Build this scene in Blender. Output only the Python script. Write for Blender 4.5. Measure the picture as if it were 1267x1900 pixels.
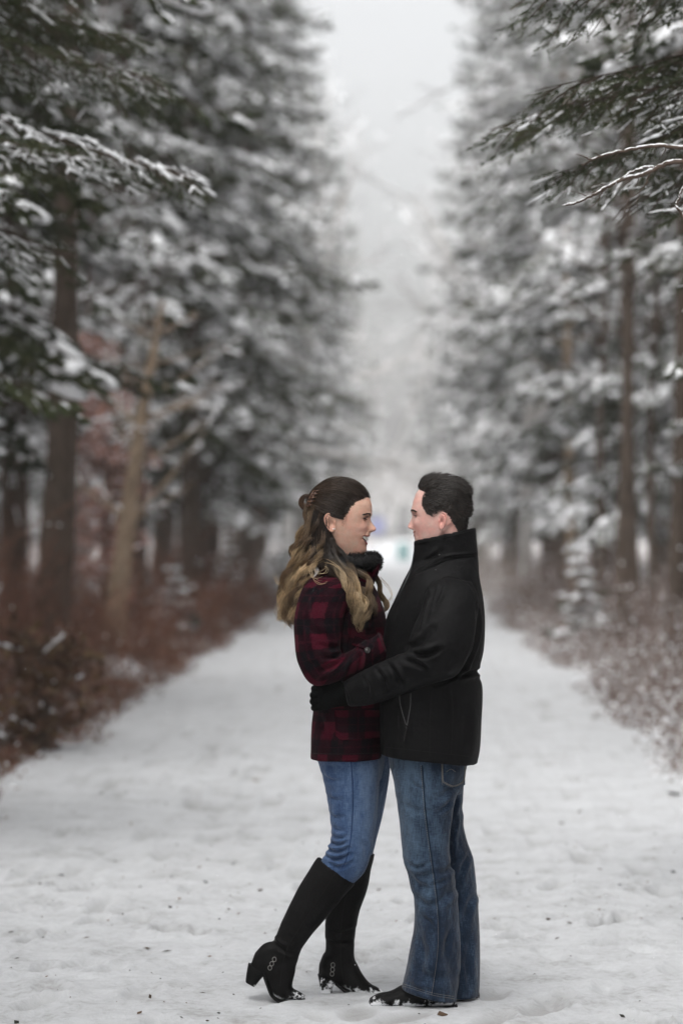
import bpy, math, random
import numpy as np
from mathutils import Vector
from mathutils.kdtree import KDTree

for o in list(bpy.data.objects):
    bpy.data.objects.remove(o)
SC = bpy.context.scene
COL = SC.collection
R = math.radians

# ---------------------------------------------------------------- camera
FPX, VX, VY, HZ, YS = 5277.8, 735.0, 985.0, 1.59, 9.5   # focal length in photo pixels, vanishing point, eye height, subject distance
cam = bpy.data.cameras.new('camera')
cam.sensor_fit = 'VERTICAL'
cam.sensor_height = 36.0
cam.sensor_width = 24.0
cam.lens = 100.0
cam.shift_x = -(VX - 633.5) / 1900.0
cam.shift_y = (VY - 950.0) / 1900.0
cam.clip_start = 0.1
cam.clip_end = 6000.0
cam.dof.use_dof = True
cam.dof.focus_distance = YS - 0.12
cam.dof.aperture_fstop = 2.0
cam.dof.aperture_blades = 9
camo = bpy.data.objects.new('camera', cam)
camo.location = (0, 0, HZ)
camo.rotation_euler = (R(90), 0, 0)
COL.objects.link(camo)
SC.camera = camo

# ---------------------------------------------------------------- overcast sky, soft sun, exposure
SUN_EL, SUN_AZ = 62.0, 205.0
world = bpy.data.worlds.new('World')
SC.world = world
world.use_nodes = True
wn = world.node_tree
wn.nodes.clear()
sky = wn.nodes.new('ShaderNodeTexSky')
sky.sky_type = 'NISHITA'
sky.sun_disc = False
sky.sun_elevation = R(SUN_EL)
sky.sun_rotation = R(SUN_AZ)
sky.air_density = 1.0
sky.dust_density = 6.0
sky.ozone_density = 1.0
hs = wn.nodes.new('ShaderNodeHueSaturation')
hs.inputs['Saturation'].default_value = 0.10
bg = wn.nodes.new('ShaderNodeBackground')
bg.inputs['Strength'].default_value = 0.15
wo = wn.nodes.new('ShaderNodeOutputWorld')
wn.links.new(sky.outputs[0], hs.inputs['Color'])
wn.links.new(hs.outputs[0], bg.inputs['Color'])
wn.links.new(bg.outputs[0], wo.inputs['Surface'])

sl = bpy.data.lights.new('sun', 'SUN')
sl.energy = 1.0
sl.angle = R(70)
sl.color = (1.0, 0.97, 0.93)
so = bpy.data.objects.new('sun', sl)
so.rotation_euler = (R(90 - SUN_EL), 0, R(180 - SUN_AZ))
COL.objects.link(so)

SC.view_settings.view_transform = 'Standard'
SC.view_settings.look = 'None'
SC.view_settings.exposure = 0.95
SC.view_settings.gamma = 1.0
SC.view_settings.use_curve_mapping = False
SC.cycles.use_denoising = True
SC.cycles.use_adaptive_sampling = True
SC.cycles.adaptive_threshold = 0.02
SC.cycles.max_bounces = 5
SC.cycles.diffuse_bounces = 3
SC.cycles.glossy_bounces = 2
SC.cycles.transmission_bounces = 3
SC.cycles.volume_bounces = 1
SC.cycles.sample_clamp_indirect = 6.0

# ---------------------------------------------------------------- helpers
def P(px, py, y=0.0):
    """photo pixel at depth y behind the couple's plane -> world point"""
    Y = YS + y
    return np.array([(px - VX) / FPX * Y, Y, HZ - (py - VY) / FPX * Y])

def PY(px, py, Y):
    return P(px, py, Y - YS)

def raw_mesh(name, V, Q=None, T=None, col=None, uv=None, smooth=True):
    V = np.asarray(V, np.float32)
    me = bpy.data.meshes.new(name)
    me.vertices.add(len(V))
    me.vertices.foreach_set('co', V.ravel())
    loops, starts, p = [], [], 0
    for F, k in ((Q, 4), (T, 3)):
        if F is not None and len(F):
            F = np.asarray(F, np.int32).reshape(-1, k)
            loops.append(F.ravel())
            starts.append(p + np.arange(len(F)) * k)
            p += F.size
    loops = np.concatenate(loops)
    starts = np.concatenate(starts)
    me.loops.add(len(loops))
    me.loops.foreach_set('vertex_index', loops.astype(np.int32))
    me.polygons.add(len(starts))
    me.polygons.foreach_set('loop_start', starts.astype(np.int32))
    me.update(calc_edges=True)
    me.polygons.foreach_set('use_smooth', np.full(len(starts), smooth, bool))
    if col is not None:
        a = me.attributes.new('tint', 'FLOAT_COLOR', 'POINT')
        c = np.ones((len(V), 4), np.float32)
        c[:, :3] = col
        a.data.foreach_set('color', c.ravel())
    if uv is not None:
        a = me.attributes.new('cloth', 'FLOAT_VECTOR', 'POINT')
        c = np.zeros((len(V), 3), np.float32)
        c[:, :uv.shape[1]] = uv
        a.data.foreach_set('vector', c.ravel())
    me.validate()
    return me

class MB:
    """collects shapes (world coordinates), then builds ONE mesh object"""
    def __init__(s):
        s.V, s.Q, s.T, s.C, s.U, s.n = [], [], [], [], [], 0
    def add(s, V, Q=None, T=None, col=None, uv=None):
        V = np.asarray(V, float).reshape(-1, 3)
        s.V.append(V)
        if Q is not None and len(Q): s.Q.append(np.asarray(Q).reshape(-1, 4) + s.n)
        if T is not None and len(T): s.T.append(np.asarray(T).reshape(-1, 3) + s.n)
        c = np.ones((len(V), 3)) * 0.5
        if col is not None: c[:] = col
        s.C.append(c)
        u = np.zeros((len(V), 3))
        if uv is not None: u[:, :uv.shape[1]] = uv
        s.U.append(u)
        s.n += len(V)
        return s
    def arrays(s):
        return (np.concatenate(s.V), np.concatenate(s.Q) if s.Q else None, np.concatenate(s.T) if s.T else None,
                np.concatenate(s.C), np.concatenate(s.U))
    def build(s, name, mat, parent=None, smooth=True, xf=None):
        V, Q, T, C, U = s.arrays()
        return link(name, V, Q, T, C, U, mat, parent, smooth)

def wloc(o):
    v = np.zeros(3)
    while o is not None:
        v += np.array(o.location)
        o = o.parent
    return v

def link(name, V, Q, T, C, U, mat, parent=None, smooth=True, origin=None):
    V = np.asarray(V, float)
    if parent is not None:
        off = wloc(parent)
    else:
        off = np.array(origin) if origin is not None else np.array([(V[:, 0].min() + V[:, 0].max()) / 2, (V[:, 1].min() + V[:, 1].max()) / 2, V[:, 2].min()])
    me = raw_mesh(name, V - off, Q, T, C, U, smooth)
    o = bpy.data.objects.new(name, me)
    COL.objects.link(o)
    if parent is not None:
        o.parent = parent
    else:
        o.location = off
    if mat is not None:
        me.materials.append(mat)
    return o

def obj_from(name, me, mat, parent=None, loc=(0, 0, 0), rz=0, sc=1.0):
    o = bpy.data.objects.new(name, me)
    COL.objects.link(o)
    if mat is not None and not len(me.materials):
        me.materials.append(mat)
    if parent is not None:
        o.parent = parent
    else:
        o.location = loc
        o.rotation_euler = (0, 0, rz)
        o.scale = (sc, sc, sc) if np.isscalar(sc) else sc
    return o

def empty(name, loc, rz=0.0, sc=1.0):
    o = bpy.data.objects.new(name, None)
    o.empty_display_size = 0.1
    o.location = loc
    o.rotation_euler = (0, 0, rz)
    o.scale = (sc, sc, sc) if np.isscalar(sc) else sc
    COL.objects.link(o)
    return o

def tag(o, label=None, cat=None, group=None, kind=None):
    if label: o['label'] = label
    if cat: o['category'] = cat
    if group: o['group'] = group
    if kind: o['kind'] = kind
    return o

def copy_thing(o, parent=None):
    c = o.copy()
    COL.objects.link(c)
    c.parent = parent
    for ch in list(o.children):
        copy_thing(ch, c)
    return c

def tubes(paths, radii, sides=4, col=None, cap=False, ref=(0.31, 0.83, 0.46)):
    """many tubes at once: paths (N,K,3), radii (N,K) or scalar, col (N,K,3)"""
    paths = np.asarray(paths, float)
    if paths.ndim == 2: paths = paths[None]
    N, K, _ = paths.shape
    radii = np.broadcast_to(np.asarray(radii, float), (N, K))
    t = np.gradient(paths, axis=1)
    t /= np.linalg.norm(t, axis=2, keepdims=True) + 1e-9
    rf = np.asarray(ref, float)
    a = np.cross(t, rf)
    a /= np.linalg.norm(a, axis=2, keepdims=True) + 1e-9
    b = np.cross(t, a)
    th = np.arange(sides) / sides * 2 * np.pi
    V = paths[:, :, None, :] + radii[:, :, None, None] * (a[:, :, None, :] * np.cos(th)[:, None] + b[:, :, None, :] * np.sin(th)[:, None])
    idx = np.arange(N * K * sides).reshape(N, K, sides)
    i0 = idx[:, :-1, :]
    i1 = idx[:, 1:, :]
    Q = np.stack([i0, np.roll(i0, -1, 2), np.roll(i1, -1, 2), i1], -1).reshape(-1, 4)
    V = V.reshape(-1, 3)
    C = None
    if col is not None:
        C = np.broadcast_to(np.asarray(col, float).reshape((1, 1, 3) if np.ndim(col) == 1 else np.shape(col)), (N, K, 3))
        C = np.repeat(C[:, :, None, :], sides, 2).reshape(-1, 3)
    T = None
    if cap:
        n0 = len(V)
        cs = np.concatenate([paths[:, 0], paths[:, -1]])
        V = np.concatenate([V, cs])
        if C is not None: C = np.concatenate([C, C[:2 * N]])
        a0 = idx[:, 0, :]
        a1 = idx[:, -1, :]
        c0 = (n0 + np.arange(N))[:, None] + 0 * a0
        c1 = (n0 + N + np.arange(N))[:, None] + 0 * a0
        T = np.concatenate([np.stack([c0, np.roll(a0, -1, 1), a0], -1).reshape(-1, 3), np.stack([c1, a1, np.roll(a1, -1, 1)], -1).reshape(-1, 3)])
    return V, Q, T, C

def ribbons(paths, radii, col=None, ref=None, seed=0):
    """many flat strips: cheap thin stems"""
    paths = np.asarray(paths, float)
    N_, K, _ = paths.shape
    radii = np.broadcast_to(np.asarray(radii, float), (N_, K))
    t = np.gradient(paths, axis=1)
    t /= np.linalg.norm(t, axis=2, keepdims=True) + 1e-9
    rf = np.random.default_rng(seed).normal(0, 1, (N_, 1, 3))
    a = np.cross(t, rf)
    a /= np.linalg.norm(a, axis=2, keepdims=True) + 1e-9
    V = np.stack([paths - a * radii[..., None], paths + a * radii[..., None]], 2)
    i = np.arange(N_ * K * 2).reshape(N_, K, 2)
    Q = np.stack([i[:, :-1, 0], i[:, :-1, 1], i[:, 1:, 1], i[:, 1:, 0]], -1).reshape(-1, 4)
    C = None if col is None else np.repeat(np.broadcast_to(col, (N_, K, 3))[:, :, None], 2, 2).reshape(-1, 3)
    return V.reshape(-1, 3), Q, None, C

def cr(keys, n):
    """Catmull-Rom resample of key rows"""
    k = np.asarray(keys, float)
    m = len(k)
    u = np.linspace(0, m - 1, n)
    i = np.clip(u.astype(int), 0, m - 2)
    f = (u - i)[:, None]
    kp = np.concatenate([[2 * k[0] - k[1]], k, [2 * k[-1] - k[-2]]])
    p0, p1, p2, p3 = kp[i], kp[i + 1], kp[i + 2], kp[i + 3]
    return 0.5 * (2 * p1 + (p2 - p0) * f + (2 * p0 - 5 * p1 + 4 * p2 - p3) * f ** 2 + (3 * p1 - p0 - 3 * p2 + p3) * f ** 3)

def vnoise(p, seed=0):
    """cheap smooth value noise, p (n,3) -> (-1..1)"""
    p = np.asarray(p, float)
    i = np.floor(p).astype(np.int64)
    f = p - i
    f = f * f * (3 - 2 * f)
    out = np.zeros(len(p))
    for dx in (0, 1):
        for dy in (0, 1):
            for dz in (0, 1):
                h = (i[:, 0] + dx) * 374761393 + (i[:, 1] + dy) * 668265263 + (i[:, 2] + dz) * 2147483647 + seed * 974634777
                h = (h ^ (h >> 13)) * 1274126177
                h = ((h ^ (h >> 16)) & 0xFFFFFF) / float(0xFFFFFF) * 2 - 1
                w = (f[:, 0] if dx else 1 - f[:, 0]) * (f[:, 1] if dy else 1 - f[:, 1]) * (f[:, 2] if dz else 1 - f[:, 2])
                out += h * w
    return out

UVS = {}
def usphere(nu=8, nv=5):
    if (nu, nv) in UVS: return UVS[(nu, nv)]
    V = [[0, 0, -1]]
    for j in range(1, nv):
        a = -math.pi / 2 + math.pi * j / nv
        for i in range(nu):
            b = 2 * math.pi * i / nu
            V.append([math.cos(a) * math.cos(b), math.cos(a) * math.sin(b), math.sin(a)])
    V.append([0, 0, 1])
    Q, T = [], []
    for j in range(nv - 2):
        for i in range(nu):
            Q.append([1 + j * nu + i, 1 + j * nu + (i + 1) % nu, 1 + (j + 1) * nu + (i + 1) % nu, 1 + (j + 1) * nu + i])
    e = len(V) - 1
    for i in range(nu):
        T.append([0, 1 + (i + 1) % nu, 1 + i])
        T.append([e, 1 + (nv - 2) * nu + i, 1 + (nv - 2) * nu + (i + 1) % nu])
    UVS[(nu, nv)] = (np.array(V, float), np.array(Q), np.array(T))
    return UVS[(nu, nv)]

def blobs(mb, pos, ax, ay, az, nu=6, nv=4, col=None, uvj=0.0, rng=None):
    """many ellipsoids: pos (N,3), half-axis vectors (N,3)"""
    S, Q, T = usphere(nu, nv)
    N, M = len(pos), len(S)
    W = pos[:, None, :] + S[None, :, 0:1] * ax[:, None, :] + S[None, :, 1:2] * ay[:, None, :] + S[None, :, 2:3] * az[:, None, :]
    o = (np.arange(N) * M)[:, None, None]
    c = None
    if col is not None:
        c = np.broadcast_to(np.asarray(col)[..., None, :], (N, M, 3)).reshape(-1, 3) if np.ndim(col) > 1 else col
    mb.add(W.reshape(-1, 3), (Q[None] + o).reshape(-1, 4), (T[None] + o).reshape(-1, 3), c)

# ---------------------------------------------------------------- materials
def mat_new(name):
    m = bpy.data.materials.new(name)
    m.use_nodes = True
    nt = m.node_tree
    nt.nodes.clear()
    out = nt.nodes.new('ShaderNodeOutputMaterial')
    b = nt.nodes.new('ShaderNodeBsdfPrincipled')
    nt.links.new(b.outputs[0], out.inputs['Surface'])
    return m, nt, b, out

def N(nt, typ, **kw):
    n = nt.nodes.new(typ)
    for k, v in kw.items():
        if k in ('operation', 'blend_type', 'data_type', 'noise_dimensions', 'feature', 'attribute_name', 'attribute_type', 'bands_direction', 'wave_type', 'wave_profile', 'interpolation_type'):
            setattr(n, k, v)
        else:
            n.inputs[k].default_value = v
    return n

def coords(nt, scale=(1, 1, 1), src='Object', attr=None):
    mp = nt.nodes.new('ShaderNodeMapping')
    mp.inputs['Scale'].default_value = scale
    if attr:
        a = nt.nodes.new('ShaderNodeAttribute')
        a.attribute_name = attr
        nt.links.new(a.outputs['Vector'], mp.inputs['Vector'])
    elif src == 'World':
        g = nt.nodes.new('ShaderNodeNewGeometry')
        nt.links.new(g.outputs['Position'], mp.inputs['Vector'])
    else:
        tc = nt.nodes.new('ShaderNodeTexCoord')
        nt.links.new(tc.outputs[src], mp.inputs['Vector'])
    return mp.outputs[0]

def noise_tex(nt, vec, scale, detail=4, rough=0.6, dist=0.0):
    n = nt.nodes.new('ShaderNodeTexNoise')
    n.inputs['Scale'].default_value = scale
    n.inputs['Detail'].default_value = detail
    n.inputs['Roughness'].default_value = rough
    n.inputs['Distortion'].default_value = dist
    nt.links.new(vec, n.inputs['Vector'])
    return n.outputs[0]

def ramp(nt, fac, stops):
    r = nt.nodes.new('ShaderNodeValToRGB')
    el = r.color_ramp.elements
    while len(el) < len(stops): el.new(0.5)
    for e, (p, c) in zip(el, stops):
        e.position = p
        e.color = (*c, 1) if len(c) == 3 else c
    nt.links.new(fac, r.inputs[0])
    return r.outputs[0]

def mixc(nt, fac, a, b, mode='MIX'):
    m = nt.nodes.new('ShaderNodeMix')
    m.data_type = 'RGBA'
    m.blend_type = mode
    for s, v in ((m.inputs[0], fac), (m.inputs[6], a), (m.inputs[7], b)):
        if isinstance(v, (int, float)): s.default_value = v
        elif isinstance(v, tuple): s.default_value = (*v, 1)
        else: nt.links.new(v, s)
    return m.outputs[2]

def mathn(nt, op, a, b=0.0, c=None):
    m = nt.nodes.new('ShaderNodeMath')
    m.operation = op
    for s, v in zip(m.inputs, (a, b, c)):
        if v is None: continue
        if isinstance(v, (int, float)): s.default_value = v
        else: nt.links.new(v, s)
    return m.outputs[0]

def bump(nt, b, h, strength=0.3, dist=0.01, prev=None):
    n = nt.nodes.new('ShaderNodeBump')
    n.inputs['Strength'].default_value = strength
    n.inputs['Distance'].default_value = dist
    nt.links.new(h, n.inputs['Height'])
    if prev is not None: nt.links.new(prev, n.inputs['Normal'])
    nt.links.new(n.outputs[0], b.inputs['Normal'])
    return n.outputs[0]

def simple(name, col, rough=0.7, spec=0.3, var=0.25, nscale=20, bmp=0.0, bscale=60, metal=0.0, src='Object', sheen=0.0):
    m, nt, b, out = mat_new(name)
    v = coords(nt, src=src)
    f = noise_tex(nt, v, nscale)
    c = np.array(col)
    nt.links.new(ramp(nt, f, [(0.3, tuple(c * (1 - var))), (0.7, tuple(np.minimum(c * (1 + var), 1)))]), b.inputs['Base Color'])
    b.inputs['Roughness'].default_value = rough
    b.inputs['Specular IOR Level'].default_value = spec
    b.inputs['Metallic'].default_value = metal
    if sheen:
        b.inputs['Sheen Weight'].default_value = sheen
        b.inputs['Sheen Roughness'].default_value = 0.5
    if bmp: bump(nt, b, noise_tex(nt, v, bscale, 3), bmp, 0.01)
    return m

def tinted(name, rough=0.6, spec=0.3, var=0.25, nscale=30, aniso=0.0, bmp=0.0, bscale=60):
    """base colour from the mesh's own colour attribute, varied by noise"""
    m, nt, b, out = mat_new(name)
    a = nt.nodes.new('ShaderNodeAttribute')
    a.attribute_name = 'tint'
    f = noise_tex(nt, coords(nt), nscale)
    c = mixc(nt, 1.0, a.outputs['Color'], ramp(nt, f, [(0.25, (1 - var,) * 3), (0.75, (1 + var,) * 3)]), 'MULTIPLY')
    nt.links.new(c, b.inputs['Base Color'])
    b.inputs['Roughness'].default_value = rough
    b.inputs['Specular IOR Level'].default_value = spec
    if bmp: bump(nt, b, noise_tex(nt, coords(nt), bscale, 3), bmp, 0.01)
    return m
# ================================================================ setting: ground, path
LEFT_EDGE, RIGHT_EDGE = -2.41, 1.94

def snow_material(name, dirty=0.25, base=(0.80, 0.81, 0.82), dark=(0.42, 0.41, 0.40), nscale=2.2):
    m, nt, b, out = mat_new(name)
    v = coords(nt, src='World')
    n1 = noise_tex(nt, v, nscale, 6, 0.65)
    n2 = noise_tex(nt, v, nscale * 9, 4, 0.6)
    f = mathn(nt, 'ADD', mathn(nt, 'MULTIPLY', n1, 0.6), mathn(nt, 'MULTIPLY', n2, 0.4))
    b_c = tuple(np.array(base) * (1 - dirty) + np.array(dark) * dirty)
    c = ramp(nt, f, [(0.33, b_c), (0.47, tuple(np.array(base) * 0.88)), (0.60, base)])
    if name == 'packed_snow':   # footprints mixed darker, by how deep they are pressed
        at = nt.nodes.new('ShaderNodeAttribute'); at.attribute_name = 'tint'
        c = mixc(nt, mathn(nt, 'MULTIPLY', at.outputs['Fac'], mathn(nt, 'ADD', n2, 0.15)), c, (0.20, 0.19, 0.18))
    nt.links.new(c, b.inputs['Base Color'])
    b.inputs['Roughness'].default_value = 0.75
    b.inputs['Specular IOR Level'].default_value = 0.25
    h = mathn(nt, 'ADD', noise_tex(nt, v, 14, 5, 0.6), mathn(nt, 'MULTIPLY', noise_tex(nt, v, 90, 3, 0.6), 0.35))
    bump(nt, b, h, 0.45, 0.02)
    return m

M_SNOWPATH = snow_material('packed_snow', 0.8, (0.51, 0.52, 0.535), (0.25, 0.245, 0.24), 3.4)
M_SNOW = simple('fresh_snow', (0.86, 0.87, 0.89), 0.7, 0.2, 0.04, 8, 0.25, 60)

def duff_material():
    m, nt, b, out = mat_new('snowy_leaf_litter')
    v = coords(nt, src='World')
    f = noise_tex(nt, v, 1.6, 6, 0.7)
    f2 = noise_tex(nt, v, 18, 4, 0.7)
    litter = ramp(nt, f2, [(0.3, (0.035, 0.022, 0.015)), (0.55, (0.10, 0.06, 0.04)), (0.75, (0.19, 0.12, 0.08))])
    fac = ramp(nt, mathn(nt, 'ADD', mathn(nt, 'MULTIPLY', f, 0.7), mathn(nt, 'MULTIPLY', f2, 0.3)), [(0.47, (0, 0, 0)), (0.56, (1, 1, 1))])
    nt.links.new(mixc(nt, fac, litter, (0.72, 0.73, 0.75)), b.inputs['Base Color'])
    b.inputs['Roughness'].default_value = 0.85
    b.inputs['Specular IOR Level'].default_value = 0.1
    bump(nt, b, f2, 0.6, 0.05)
    return m
M_DUFF = duff_material()

def grid_sheet(xs, ys, zf):
    X, Y = np.meshgrid(xs, ys)
    pts = np.stack([X.ravel(), Y.ravel(), 0 * X.ravel()], -1)
    pts[:, 2] = zf(pts)
    nx, ny = len(xs), len(ys)
    i = np.arange(nx * ny).reshape(ny, nx)
    Q = np.stack([i[:-1, :-1], i[:-1, 1:], i[1:, 1:], i[1:, :-1]], -1).reshape(-1, 4)
    return pts, Q

def edge_wobble(y, seed):
    y = np.asarray(y, float)
    return 0.32 * vnoise(np.stack([y * 0.35, 0 * y, 0 * y + 0.5], -1), seed) + 0.16 * vnoise(np.stack([y * 1.7, 0 * y, 0 * y + 0.5], -1), seed + 1)

def ground_z(p):
    l = LEFT_EDGE + edge_wobble(p[:, 1], 3)
    r = RIGHT_EDGE + edge_wobble(p[:, 1], 7)
    d = np.maximum(np.maximum(l - p[:, 0], p[:, 0] - r), -0.6)
    z = -0.05 + 0.22 * np.clip((d + 0.05) / 1.2, -0.6, 1) + 0.05 * vnoise(p * [0.8, 0.8, 0.8], 11) * np.clip(d * 2, 0, 1)
    far = np.clip((np.abs(p[:, 0]) - 30) / 60, 0, 1)
    return z * (1 - far)

xs = np.concatenate([[-160, -90], np.linspace(-30, -6, 14)[:-1], np.linspace(-6, 6, 61), np.linspace(6, 30, 14)[1:], [90, 160]])
ys = np.concatenate([[-60, -40], np.linspace(-20, 130, 301), np.linspace(130, 345, 60)[1:], [420, 520]])
V, Q = grid_sheet(xs, ys, ground_z)
tag(link('ground', V, Q, None, None, None, M_DUFF, origin=(0, 0, 0)), kind='structure')

rngp = np.random.default_rng(5)
FOOT = []
for k in range(620):
    fy = 7.6 + 30 * rngp.random() ** 1.6
    FOOT.append((rngp.uniform(-2.2, 1.8), fy, rngp.normal(0, 0.35), rngp.uniform(0.014, 0.045), rngp.uniform(0.7, 1.1)))
FDARK = [None]  # how much each footprint is darkened
def path_z(p):
    FDARK[0] = np.zeros(len(p))
    x, y = p[:, 0], p[:, 1]
    z = 0.012 * vnoise(np.stack([x * 1.3, y * 0.5, 0 * x], -1), 21) + 0.008 * vnoise(np.stack([x * 5, y * 3, 0 * x], -1), 22) + 0.008 * vnoise(np.stack([x * 14, y * 9, 0 * x], -1), 23) + 0.0045 * vnoise(np.stack([x * 40, y * 26, 0 * x], -1), 24)
    near = y < 40
    for fx, fy, fa, fd, fs in FOOT:
        sel = np.where(near & (np.abs(x - fx) < 0.3) & (np.abs(y - fy) < 0.35))[0]
        if not len(sel): continue
        dx, dy = x[sel] - fx, y[sel] - fy
        u = dx * math.cos(fa) + dy * math.sin(fa)
        w = -dx * math.sin(fa) + dy * math.cos(fa)
        r = np.sqrt((u / (0.055 * fs)) ** 2 + (w / (0.14 * fs)) ** 2)
        FDARK[0][sel] = np.maximum(FDARK[0][sel], np.exp(-r ** 4) * np.clip((fd - 0.016) * 30, 0, 0.8))
        z[sel] += -fd * np.exp(-r ** 4) + 0.4 * fd * np.exp(-((r - 1.35) / 0.3) ** 2)
    flat = np.exp(-(((x + 0.12) / 0.75) ** 2 + ((y - YS) / 0.55) ** 2) ** 2)
    z = z * (1 - 0.75 * flat) + 0.014 * flat
    l = LEFT_EDGE + edge_wobble(y, 3)
    r = RIGHT_EDGE + edge_wobble(y, 7)
    e = np.maximum(l - x, x - r)
    z -= 0.16 * np.clip((e - 0.05) / 0.35, 0, 1) ** 1.5
    return z
xs = np.linspace(LEFT_EDGE - 0.5, RIGHT_EDGE + 0.5, 260)
ys = np.concatenate([np.linspace(-12, 7.5, 60)[:-1], np.linspace(7.5, 13, 240)[:-1], 13 * (515 / 13) ** np.linspace(0, 1, 200)])
V, Q = grid_sheet(xs, ys, path_z)
tag(link('path', V, Q, None, np.repeat(FDARK[0][:, None], 3, 1), None, M_SNOWPATH, origin=(0, 0, 0)), kind='structure')

# ================================================================ spruces
def needle_material(name, a, b_, c_):
    m, nt, b, out = mat_new(name)
    oi = nt.nodes.new('ShaderNodeObjectInfo')
    f = noise_tex(nt, coords(nt), 3.0, 4)
    f = mathn(nt, 'ADD', mathn(nt, 'MULTIPLY', f, 0.8), mathn(nt, 'MULTIPLY', oi.outputs['Random'], 0.2))
    nt.links.new(ramp(nt, f, [(0.3, a), (0.55, b_), (0.8, c_)]), b.inputs['Base Color'])
    b.inputs['Roughness'].default_value = 0.6
    b.inputs['Specular IOR Level'].default_value = 0.2
    return m
M_NEEDLE = needle_material('spruce_needles', (0.020, 0.027, 0.013), (0.044, 0.054, 0.023), (0.088, 0.082, 0.036))

def bark_material(name, a, b_, scale=6):
    m, nt, b, out = mat_new(name)
    v = coords(nt, (1, 1, 0.25))
    f = noise_tex(nt, v, scale * 4, 6, 0.7)
    g = noise_tex(nt, coords(nt), scale * 0.6, 3)
    f = mathn(nt, 'ADD', mathn(nt, 'MULTIPLY', f, 0.7), mathn(nt, 'MULTIPLY', g, 0.3))
    nt.links.new(ramp(nt, f, [(0.32, a), (0.68, b_)]), b.inputs['Base Color'])
    b.inputs['Roughness'].default_value = 0.9
    b.inputs['Specular IOR Level'].default_value = 0.1
    bump(nt, b, f, 0.8, 0.03)
    return m
M_BARK = bark_material('spruce_bark', (0.035, 0.027, 0.021), (0.13, 0.10, 0.08))
M_BARK_GOLD = bark_material('tan_bark', (0.09, 0.065, 0.045), (0.42, 0.32, 0.23), 5)
M_BARK_PALE = bark_material('pale_bark', (0.16, 0.13, 0.12), (0.45, 0.40, 0.38), 4)
M_TWIG = simple('bare_twig', (0.10, 0.075, 0.06), 0.85, 0.1, 0.3, 12)

def unit(v):
    return v / (np.linalg.norm(v, axis=-1, keepdims=True) + 1e-9)

def bough_twigs(L, rng, step=0.085, tstep=0.085):
    """a drooping spruce bough along +x: woody axes and the twigs that carry needles"""
    yaw, dr = rng.normal(0, 0.12), rng.uniform(0.10, 0.24)
    def pos(s):
        return np.array([L * s, yaw * L * s * s, -dr * L * s ** 1.7 + 0.07 * L * s ** 4])
    wood, tw = [], []
    wood.append(np.array([pos(s) for s in np.linspace(0, 1, 7)]))
    n = max(3, int(L * 0.9 / step))
    for i in range(n):
        s = 0.14 + 0.84 * (i + rng.random() * 0.5) / n
        p = pos(s)
        for sd in (-1, 1):
            if rng.random() < 0.12: continue
            a = math.radians(58 - 20 * s + rng.normal(0, 8))
            l2 = (0.36 * L * (1 - s) ** 0.75 * min(1, s * 3.5) + 0.09) * rng.uniform(0.7, 1.15)
            d = unit(np.array([math.cos(a), sd * math.sin(a), -0.22 + rng.normal(0, 0.10)]))
            e = p + d * l2 + np.array([0, 0, -0.16 * l2])
            mid = p + d * l2 * 0.55
            wood.append(np.array([p, mid, e]))
            m = max(1, int(l2 / tstep))
            for j in range(m + 1):
                t = (j + 0.4) / (m + 0.6)
                q = p * (1 - t) ** 2 + 2 * t * (1 - t) * mid + t * t * e
                for s2 in (-1, 1):
                    b = s2 * math.radians(42 + rng.normal(0, 10))
                    d3 = np.array([d[0] * math.cos(b) - d[1] * math.sin(b), d[0] * math.sin(b) + d[1] * math.cos(b), d[2] - 0.10 + rng.normal(0, 0.11)])
                    tw.append((q, unit(d3), rng.uniform(0.07, 0.15) * (1.15 - 0.4 * t)))
            tw.append((e - d * 0.03, d, 0.10))
            tw.append((mid, unit(e - mid), np.linalg.norm(e - mid)))
    for k in range(3):
        tw.append((pos(0.97), unit(np.array([1, rng.normal(0, 0.4), -0.1])), 0.12))
    return wood, tw

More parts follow.
